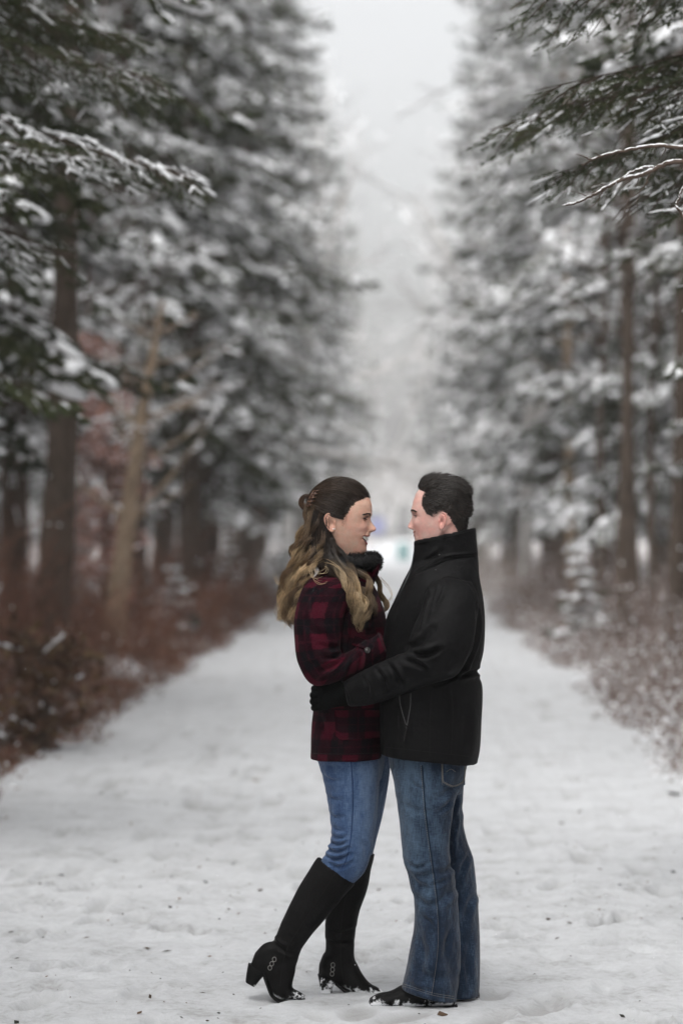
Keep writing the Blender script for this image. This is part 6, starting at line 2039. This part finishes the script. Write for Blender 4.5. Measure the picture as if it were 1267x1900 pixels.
# -- hair drawn back over the crown to the clip
hc = np.array([632.0, 952.0])
def cap_strand(root, end, n, lift, rng, K=13, c0=DK, c1=MD):
    """roots/ends: arrays (n,3) of (px, py, l)"""
    def nrm(q):
        d = np.stack([(q[:, 0] - hc[0]) / np.where(q[:, 0] < hc[0], 60.0, 56.5), (hc[1] - q[:, 1]) / 62.5, q[:, 2] / 0.0785], -1)
        return d
    a, b = nrm(root), nrm(end)
    ra, rb = np.linalg.norm(a, axis=1), np.linalg.norm(b, axis=1)
    ua, ub = a / ra[:, None], b / rb[:, None]
    om = np.arccos(np.clip((ua * ub).sum(1), -0.999, 0.999))[:, None]
    t = np.linspace(0, 1, K)[None]
    w = np.sin((1 - t) * om) / np.sin(om); v = np.sin(t * om) / np.sin(om)
    u = w[..., None] * ua[:, None] + v[..., None] * ub[:, None]
    r = np.maximum(ra[:, None] * (1 - t) + rb[:, None] * t, 0) + lift[:, None] * np.sin(np.pi * np.clip(t * 1.1, 0, 1)) ** 0.7
    u = u * r[..., None]
    px = hc[0] + u[..., 0] * np.where(u[..., 0] < 0, 60.0, 56.5); py = hc[1] - u[..., 1] * 62.5; l = u[..., 2] * 0.0785
    k = (YS + WY) / FPX
    f = (px - 632) * k
    c, sn = math.cos(HW.yaw), math.sin(HW.yaw)
    W = np.stack([(632 - VX) * k + f * c - l * sn, YS + WY - (f * sn + l * c), HZ - (py - VY) * k], -1)
    W = W + (rng.normal(0, 0.0007, (n, 1, 3)) * np.sin(np.linspace(0, 5, K))[None, :, None])
    br = rng.uniform(0.6, 1.5, n)[:, None, None]
    col = (np.array(c0) * (1 - t[..., None]) + np.array(c1) * t[..., None]) * br
    H.mb.add(*tubes(W, np.interp(np.linspace(0, 1, K), [0, 0.15, 1], [0.0003, 0.0009, 0.0009])[None] * rng.uniform(0.8, 1.3, n)[:, None], 3, col))
line = np.array([(687.5, 924, 0.0), (686, 924, 0.018), (680, 926, 0.038), (669, 931, 0.056), (658, 941, 0.065), (650, 954, 0.070), (642, 964, 0.073), (634, 958, 0.0745), (627, 951, 0.0745), (616, 948, 0.0745), (606, 952, 0.073)])
for sd in (1, -1):
    n = 1250
    t = rh.random(n) * (len(line) - 1)
    root = np.stack([np.interp(t, np.arange(len(line)), line[:, i]) for i in range(3)], -1)
    root[:, 0] += np.abs(rh.normal(0, 1.6, n)) * np.clip(1 - t / 9, 0, 1) - 0.6
    root[:, 1] += rh.normal(0.3, 1.1, n)
    end = np.stack([rh.normal(575, 3, n), 924 + 12 * rh.random(n) + 3 * (t / 10), np.abs(rh.normal(0.010, 0.008, n))], -1)
    back = rh.random(n) ** 1.6 * 0.55      # many roots start further back on the scalp
    root2 = root * (1 - back[:, None]) + end * back[:, None]
    root2[:, 2] = np.maximum(root[:, 2] * (1 - back * 0.6), 0.0)
    # put the shifted roots back on the head's surface
    d = np.stack([(root2[:, 0] - hc[0]) / np.where(root2[:, 0] < hc[0], 60.0, 56.5), (hc[1] - root2[:, 1]) / 62.5, root2[:, 2] / 0.0785], -1)
    sc = np.where(back > 0.03, 1.0 / np.linalg.norm(d, axis=1), 1.0)[:, None]
    d = d * sc
    root2 = np.stack([hc[0] + d[:, 0] * np.where(d[:, 0] < 0, 60.0, 56.5), hc[1] - d[:, 1] * 62.5, d[:, 2] * 0.0785], -1)
    root2[:, 2] *= sd; end[:, 2] *= sd
    strand_band = 0.035 * (0.5 + 0.5 * np.sin(t * 9.0 + back * 14)) + 0.02
    cap_strand(root2, end, n, strand_band + rh.normal(0, 0.008, n), rh)
# -- locks falling behind: dark under-layer, then honey-coloured waves
D = [
    [(596, 955, .068), (594, 985, .070), (596, 1015, .075), (604, 1040, .09), (618, 1062, .12), (634, 1080, .17)],
    [(603, 958, .072), (603, 985, .075), (608, 1012, .080), (618, 1038, .09), (632, 1060, .12), (646, 1080, .17)],
    [(603, 975, .066), (606, 998, .070), (617, 1020, .080), (630, 1042, .085), (646, 1062, .11), (660, 1084, .16)],
    [(588, 948, .060), (583, 980, .065), (584, 1010, .07), (588, 1035, .09), (596, 1058, .13)],
    [(606, 988, .062), (613, 1006, .068), (624, 1022, .074), (640, 1042, .08), (656, 1060, .10)],
    [(590, 945, .04), (584, 975, .045), (580, 1005, .05), (578, 1035, .06), (578, 1060, .08)],
    [(598, 960, .055), (598, 990, .058), (602, 1020, .06), (612, 1045, .065)],
    [(606, 968, .05), (610, 1000, .055), (620, 1028, .06), (634, 1046, .07)]]
for g in D:
    H.lock(rh, g, 0.011, 0.015, 110, DK, MD, 0.5, 1.0, 0.0015, 1.5, 14, 0.0010, 0.002, True, False)
Bk = [
    [(584, 940, .045), (574, 965, .05), (566, 990, .055), (552, 1010, .055), (546, 1035, .055), (538, 1065, .05), (530, 1100, .05), (532, 1135, .05), (543, 1162, .05)],
    [(578, 932, .02), (570, 955, .03), (572, 978, .035), (556, 1000, .035), (548, 1018, .03), (552, 1040, .03), (540, 1070, .03), (528, 1102, .03), (527, 1130, .03), (537, 1155, .03)],
    [(592, 955, .06), (582, 985, .065), (570, 1012, .07), (560, 1040, .075), (550, 1070, .08), (541, 1105, .08), (539, 1135, .075), (546, 1160, .07)],
    [(588, 960, .03), (576, 990, .03), (560, 1015, .02), (545, 1045, .01), (533, 1080, .01), (524, 1110, .01), (526, 1138, .01), (520, 1150, .01)],
    [(594, 965, .062), (588, 995, .068), (578, 1022, .078), (568, 1048, .09), (560, 1075, .10), (550, 1108, .10), (546, 1138, .09), (542, 1158, .08)],
    [(590, 970, .0), (575, 1000, -.01), (560, 1030, -.02), (548, 1065, -.03), (538, 1100, -.03), (536, 1135, -.03), (546, 1150, -.03)],
    [(585, 960, -.03), (570, 995, -.04), (556, 1030, -.05), (545, 1070, -.05), (540, 1110, -.05), (545, 1140, -.05)],
    [(600, 975, .066), (596, 1004, .075), (590, 1028, .088), (580, 1050, .105), (570, 1072, .12), (558, 1098, .12), (550, 1125, .11)]]
for i, g in enumerate(Bk):
    for rep in range(3):
        gg = [(a + rh.normal(0, 2.5), b + rh.normal(0, 3), c + rh.normal(0, 0.008)) for a, b, c in g]
        H.lock(rh, gg, 0.005, 0.0085, 85, MD if i not in (1, 0) else (0.11, 0.07, 0.04), (LB, BL, (0.17, 0.105, 0.055))[rep], 0.12, 0.5, 0.0135, rh.uniform(3.0, 4.2), 27, 0.00075, 0.0020, True)
# lock looping out of the clip
H.lock(rh, [(580, 925, .004), (568, 920, .006), (560, 926, .008), (560, 938, .010), (570, 946, .014), (577, 958, .018), (574, 972, .022), (562, 984, .026), (553, 996, .030), (552, 1012, .034)], 0.006, 0.012, 150, (0.085, 0.045, 0.025), BL, 0.35, 0.8, 0.001, 1.0, 30, 0.0010, 0.0012)
# -- locks falling in front over the shoulder
F = [
    [(602, 986, .066), (606, 1012, .080), (616, 1040, .105), (634, 1064, .16), (648, 1088, .185), (657, 1110, .195), (667, 1136, .19), (668, 1162, .185)],
    [(606, 990, .066), (614, 1014, .080), (630, 1040, .10), (650, 1064, .15), (664, 1090, .18), (676, 1114, .185), (675, 1138, .18), (670, 1158, .18)],
    [(609, 994, .064), (623, 1018, .078), (642, 1044, .095), (662, 1072, .14), (676, 1098, .16), (684, 1122, .165), (680, 1148, .165)],
    [(603, 980, .074), (602, 1010, .082), (608, 1036, .10), (626, 1056, .15), (642, 1078, .185), (650, 1100, .195), (662, 1122, .195), (662, 1146, .19), (668, 1168, .185)],
    [(612, 998, .062), (630, 1020, .075), (650, 1044, .09), (672, 1070, .12), (686, 1096, .135), (690, 1124, .14), (688, 1140, .14)]]
for i, g in enumerate(F):
    for rep in range(3 if i != 4 else 2):
        gg = [(a + rh.normal(0, 2.2), b + rh.normal(0, 2.5), c + rh.normal(0, 0.006)) for a, b, c in g]
        H.lock(rh, gg, 0.005, 0.0068, 80, DK, (LB if rep == 0 else BL) if i in (0, 1, 3) else (0.13, 0.085, 0.045), 0.26, 0.55, 0.0120, rh.uniform(2.4, 3.4), 25, 0.00075, 0.0018, True)
# -- far-side locks, curls on the shoulder, flyaways
for g, n in (([(684, 1044, -.09), (696, 1066, -.11), (704, 1088, -.12), (711, 1110, -.12), (715, 1134, -.12)], 90), ([(688, 1050, -.09), (700, 1078, -.11), (706, 1102, -.115), (716, 1122, -.12), (712, 1140, -.12)], 70)):
    H.lock(rh, g, 0.006, 0.006, n, MD, BL, 0.1, 0.5, 0.005, 2.2, 26, 0.0009, 0.0015)
thin = [
    [(598, 1035, .11), (582, 1046, .17), (577, 1060, .20), (582, 1074, .22), (594, 1080, .225), (605, 1074, .225)], [(590, 1040, .12), (584, 1054, .19), (590, 1062, .21), (602, 1062, .215), (604, 1054, .21), (592, 1050, .20)],
    [(600, 1020, .09), (588, 1038, .12), (576, 1048, .15), (578, 1066, .19), (590, 1070, .21), (603, 1066, .215)], [(603, 1040, .12), (618, 1046, .16), (636, 1062, .19), (650, 1084, .195)],
    [(545, 1060, .05), (530, 1072, .05), (519, 1082, .05), (512, 1072, .05), (507, 1060, .05)], [(540, 1090, .04), (524, 1082, .04), (516, 1080, .04), (508, 1076, .04)],
    [(536, 1125, .05), (522, 1122, .05), (515, 1134, .05), (521, 1146, .05), (534, 1152, .05)], [(534, 1130, .03), (522, 1134, .03), (516, 1142, .03), (528, 1152, .03), (542, 1164, .04)],
    [(706, 1072, -.10), (716, 1084, -.10), (724, 1100, -.10), (724, 1112, -.10), (717, 1120, -.10)], [(645, 1040, .085), (652, 1052, .10), (648, 1062, .13), (640, 1066, .17)],
    [(552, 1012, .04), (541, 1010, .045), (536, 1020, .05), (544, 1026, .05), (552, 1022, .05)], [(556, 1022, .05), (545, 1030, .06), (538, 1024, .06), (536, 1014, .06)],
    [(676, 1100, .17), (690, 1112, .15), (694, 1130, .15)], [(664, 1140, .19), (660, 1156, .19), (666, 1172, .185)]]
for q_, g in enumerate(thin):
    H.lock(rh, g, 0.0045, 0.0065, 3 if q_ < 3 else 5, BL, LB, 0, 0.6, 0.001, 1.2, 24, 0.0005, 0.0025, True)
for k in range(70):   # flyaway single hairs round the back of the head and the waves
    a = rh.uniform(0, 1)
    x0, y0 = 575 - 45 * a + rh.normal(0, 4), 950 + 190 * a
    H.lock(rh, [(x0 + 10, y0, .04), (x0 - rh.uniform(2, 14), y0 + rh.normal(8, 10), .05), (x0 - rh.uniform(0, 16), y0 + rh.uniform(16, 40), .05)], 0.001, 0.002, 1, BL, LB, 0, 0.5, 0.0015, 1.0, 14, 0.00045, 0.002)
# wisps before and above the ear
for k in range(14):
    x0, y0 = rh.uniform(634, 646), rh.uniform(950, 964)
    H.lock(rh, [(x0, y0, .0755), (x0 - 1 + rh.normal(0, 2), y0 + 7, .0765), (x0 - 4 + rh.normal(0, 2), y0 + 14 + rh.normal(0, 4), .0765)], 0.0015, 0.002, 1, (0.09, 0.055, 0.035), (0.10, 0.06, 0.04), 0, 1, 0.0, 1, 10, 0.00035, 0.0006)
hairW = H.mb.build('hair', M_HAIRT, WOM)
hairW['label'] = 'long wavy brown hair fading to honey blond'

# claw clip
def claw_clip():
    M_CLIP = simple('tortoise_clip', (0.10, 0.045, 0.025), 0.25, 0.5, 0.5, 60)
    top = MB()
    b0, b1 = wp(583, 914, .012), wp(572, 938, .020)
    spine = cr(np.array([wp(586, 912, .040), wp(581, 921, .048), wp(576, 931, .050), wp(573, 941, .046)]), 14)
    top.add(*tubes(spine[None], 0.0026, 8, None, True)[:3])
    spine2 = spine + np.array([-0.008, 0.006, 0.002])
    top.add(*tubes(spine2[None], 0.0022, 8, None, True)[:3])
    for f in np.linspace(0.05, 0.95, 5):
        p = spine[int(f * 13)]
        arc = np.array([p + [-0.008, 0.006, 0.002], p + [0.0, -0.004, 0.002], p + [0.010, -0.004, 0.004], p + [0.017, 0.002, 0.004]])
        top.add(*tubes(cr(arc, 10)[None], np.linspace(0.0022, 0.0013, 10)[None], 6)[:2])
    o = top.build('hair_clip', M_CLIP, WOM)
    o['kind'] = 'part'
    del o['kind']
claw_clip()

# -- collar with black fur
cl = [S(588, 1070, 694, 1084, WY, 0.118, 2.2), S(592, 1056, 696, 1066, WY, 0.100, 2.1), S(594, 1042, 697, 1050, WY, 0.094, 2.1), S(597, 1041, 693, 1049, WY, 0.086, 2.1), S(600, 1056, 680, 1062, WY, 0.072, 2.1)]
CL = union([loft(cl, 52, 8)], 0.004, 2)
ripple(CL, 0.002, (16, 16, 16), 61)
col_o = skin_obj('collar', CL, M_PLAID, ct)
# pointed collar tab at the throat
tab = loft([S(684, 1062, 697, 1076, WY - 0.045, 0.008), S(693, 1048, 702, 1064, WY - 0.045, 0.008), S(698, 1046, 704, 1054, WY - 0.046, 0.006), S(704, 1045.5, 706, 1048, WY - 0.047, 0.003)], 20, 5)
link('collar_tab', tab[0], tab[1], tab[2], None, tab[3], M_PLAID, col_o)
def fur():
    rng = np.random.default_rng(5)
    M_FUR = simple('black_fur', (0.008, 0.0078, 0.008), 0.7, 0.25, 0.3, 80)
    th = np.linspace(0, 2 * np.pi, 60, endpoint=False)
    c = np.array([wp(648 + (46 if math.cos(a) > 0 else 50) * math.cos(a), 1043 + 3 * math.cos(a) - 3 * (math.cos(a) > 0.6), 0.082 * math.sin(a)) for a in th])
    rad = np.array([0.030 + 0.008 * max(0, math.cos(a)) for a in th])
    n = 6500
    i = rng.integers(60, size=n)
    ph = rng.random(n) * 2 * np.pi
    rdir = unit(c - c.mean(0)) * np.array([1, 1, 0])
    rdir = unit(rdir)
    base_n = rdir[i] * np.cos(ph)[:, None] + np.array([0, 0, 1.0]) * np.sin(ph)[:, None]
    f = rng.random(n)[:, None]
    cc = c[i] * f + c[(i + 1) % 60] * (1 - f)
    b = cc + base_n * (rad[i] * 0.72)[:, None] * np.stack([np.ones(n) * 0.8, np.ones(n) * 0.8, np.ones(n)], -1)
    curl = vnoise(b * 90, 3)[:, None] * 0.6
    d = unit(base_n + rng.normal(0, 0.45, (n, 3)) + np.array([0, 0, -0.15]) + curl)
    l = rng.uniform(0.008, 0.015, n)[:, None]
    e = b + d * l
    mb = MB()
    mb.add(*tubes(np.stack([b - d * 0.003, (b + e) / 2 + rng.normal(0, 0.0018, (n, 3)), e], 1), np.tile([[0.0009, 0.0008, 0.0003]], (n, 1)), 3)[:2])
    ring = np.concatenate([c, c[:1]])
    mb.add(*tubes(ring[None], np.concatenate([rad, rad[:1]])[None] * 0.74, 12, ref=(0.01, 0.02, 1))[:2])
    o = mb.build('fur_trim', M_FUR, col_o)
    o['kind'] = 'stuff'
fur()

# ================================================================ his short hair, combed back
def short_hair():
    rng = np.random.default_rng(99)
    px, py, l = unyaw(HM, HM_V)
    idx = np.where(in_poly(px, py, HAIRLINE_M))[0]
    # even sampling by area: weight by local spacing
    n = 9500
    cell = {}
    key = np.round(HM_V[idx] / 0.0035).astype(int)
    uq, first = np.unique(key, axis=0, return_index=True)
    pool = idx[first]
    ch = rng.choice(pool, n)
    p0 = HM_V[ch] + rng.normal(0, 0.0016, (n, 3))
    nn = HM_N[ch]
    X, Y = px[ch], py[ch]
    L = l[ch]
    top = np.clip((925 - Y) / 18, 0, 1) * np.clip(1.2 - np.abs(L) / 0.075, 0, 1)
    front = np.clip((812 - X) / 34, 0, 1)
    nape = np.clip((Y - 945) / 35, 0, 1)
    side = np.clip(np.abs(L) / 0.07, 0, 1) * (1 - top)
    back = np.array([1.0, 0, 0]); up = np.array([0, 0, 1.0])
    d = back * (0.85 - 0.2 * front * top)[:, None] + up * (0.45 * top * (0.1 + front) - 0.32 * side - 1.15 * nape)[:, None]
    # locks: neighbouring strands share a wandering direction
    w1 = vnoise(p0 * 55, 7); w2 = vnoise(p0 * 55, 8); w3 = vnoise(p0 * 120, 9)
    d = d + np.stack([0.25 * w1, 0.45 * w2, 0.40 * w1 + 0.2 * w3], -1)
    d = d - nn * (d * nn).sum(1)[:, None] * 0.7
    d = unit(d)
    ln = 0.016 + 0.022 * top + 0.008 * side * (Y < 935) - 0.006 * nape
    edge = (np.clip((X - 784) / 14, 0, 1) + np.clip((930 - Y) / 10, 0, 1)).clip(0.25, 1)
    ln = ln * edge * rng.uniform(0.75, 1.2, n) * (1 - 0.5 * np.clip((X - 845) / 25, 0, 1))
    lift = (0.13 + 0.10 * top + 0.24 * front * top) * (1 + 0.5 * w3) * np.clip(1 - 0.5 * nape, 0.4, 1)
    lift = np.where(Y > 950, 0.10, lift)
    t = np.linspace(0, 1, 6)
    a = np.sin(np.pi / 2 * np.clip(1.5 * t, 0, 1))[None] * lift[:, None]
    b = (t ** 1.25)[None] * np.ones((n, 1))
    pts = p0[:, None] + (nn[:, None] * a[..., None] + d[:, None] * b[..., None]) * ln[:, None, None]
    pts = pts + rng.normal(0, 0.0007, (n, 1, 3)) * t[None, :, None] * 2
    cl = np.array([0.019, 0.0145, 0.0115]) * rng.uniform(0.5, 1.9, n)[:, None] * (1 + 0.35 * w3)[:, None]
    mb = MB()
    rd = np.interp(t, [0, 0.3, 1], [0.0007, 0.0009, 0.0002])[None] * rng.uniform(0.7, 1.2, n)[:, None]
    mb.add(*tubes(pts, rd, 3, np.repeat(cl[:, None], 6, 1)))
    o = mb.build('hair', M_HAIRT, MAN)
    o['label'] = 'short dark brown hair combed back'
short_hair()
# ================================================================ falling snow and the pale air
def snowfall():
    rng = np.random.default_rng(66)
    n = 260
    y = rng.uniform(8.9, 11.5, n)
    x = (rng.uniform(0, 1267, n) - VX) / FPX * y * 1.3
    z = rng.uniform(0.1, 4.5, n)
    mb = MB()
    r = rng.uniform(0.0007, 0.0016, n)[:, None]
    blobs(mb, np.stack([x, y, z], -1), np.tile([[1.0, 0, 0]], (n, 1)) * r, np.tile([[0, 1.0, 0]], (n, 1)) * r, np.tile([[0, 0, 1.0]], (n, 1)) * r, 5, 3)
    tag(mb.build('falling_snow', M_SNOW), 'fine snowflakes drifting in the air', 'snowflakes', None, 'stuff')
snowfall()

def haze():
    x0, x1, y0, y1, z0, z1 = -170, 170, -65, 530, -1.5, 28.0
    V = np.array([[x, y, z] for x in (x0, x1) for y in (y0, y1) for z in (z0, z1)], float)
    Q = [[0, 1, 3, 2], [4, 6, 7, 5], [0, 4, 5, 1], [2, 3, 7, 6], [0, 2, 6, 4], [1, 5, 7, 3]]
    m = bpy.data.materials.new('snowy_air')
    m.use_nodes = True
    nt = m.node_tree
    nt.nodes.clear()
    out = nt.nodes.new('ShaderNodeOutputMaterial')
    pv = nt.nodes.new('ShaderNodeVolumePrincipled')
    pv.inputs['Color'].default_value = (0.98, 0.98, 0.98, 1)
    pv.inputs['Density'].default_value = HAZE_DENSITY
    pv.inputs['Anisotropy'].default_value = 0.0
    nt.links.new(pv.outputs[0], out.inputs['Volume'])
    o = link('haze', V, Q, None, None, None, m, None, False)
    tag(o, 'pale wintry air full of fine snow', 'haze', None, 'stuff')
HAZE_DENSITY = 0.0006
haze()
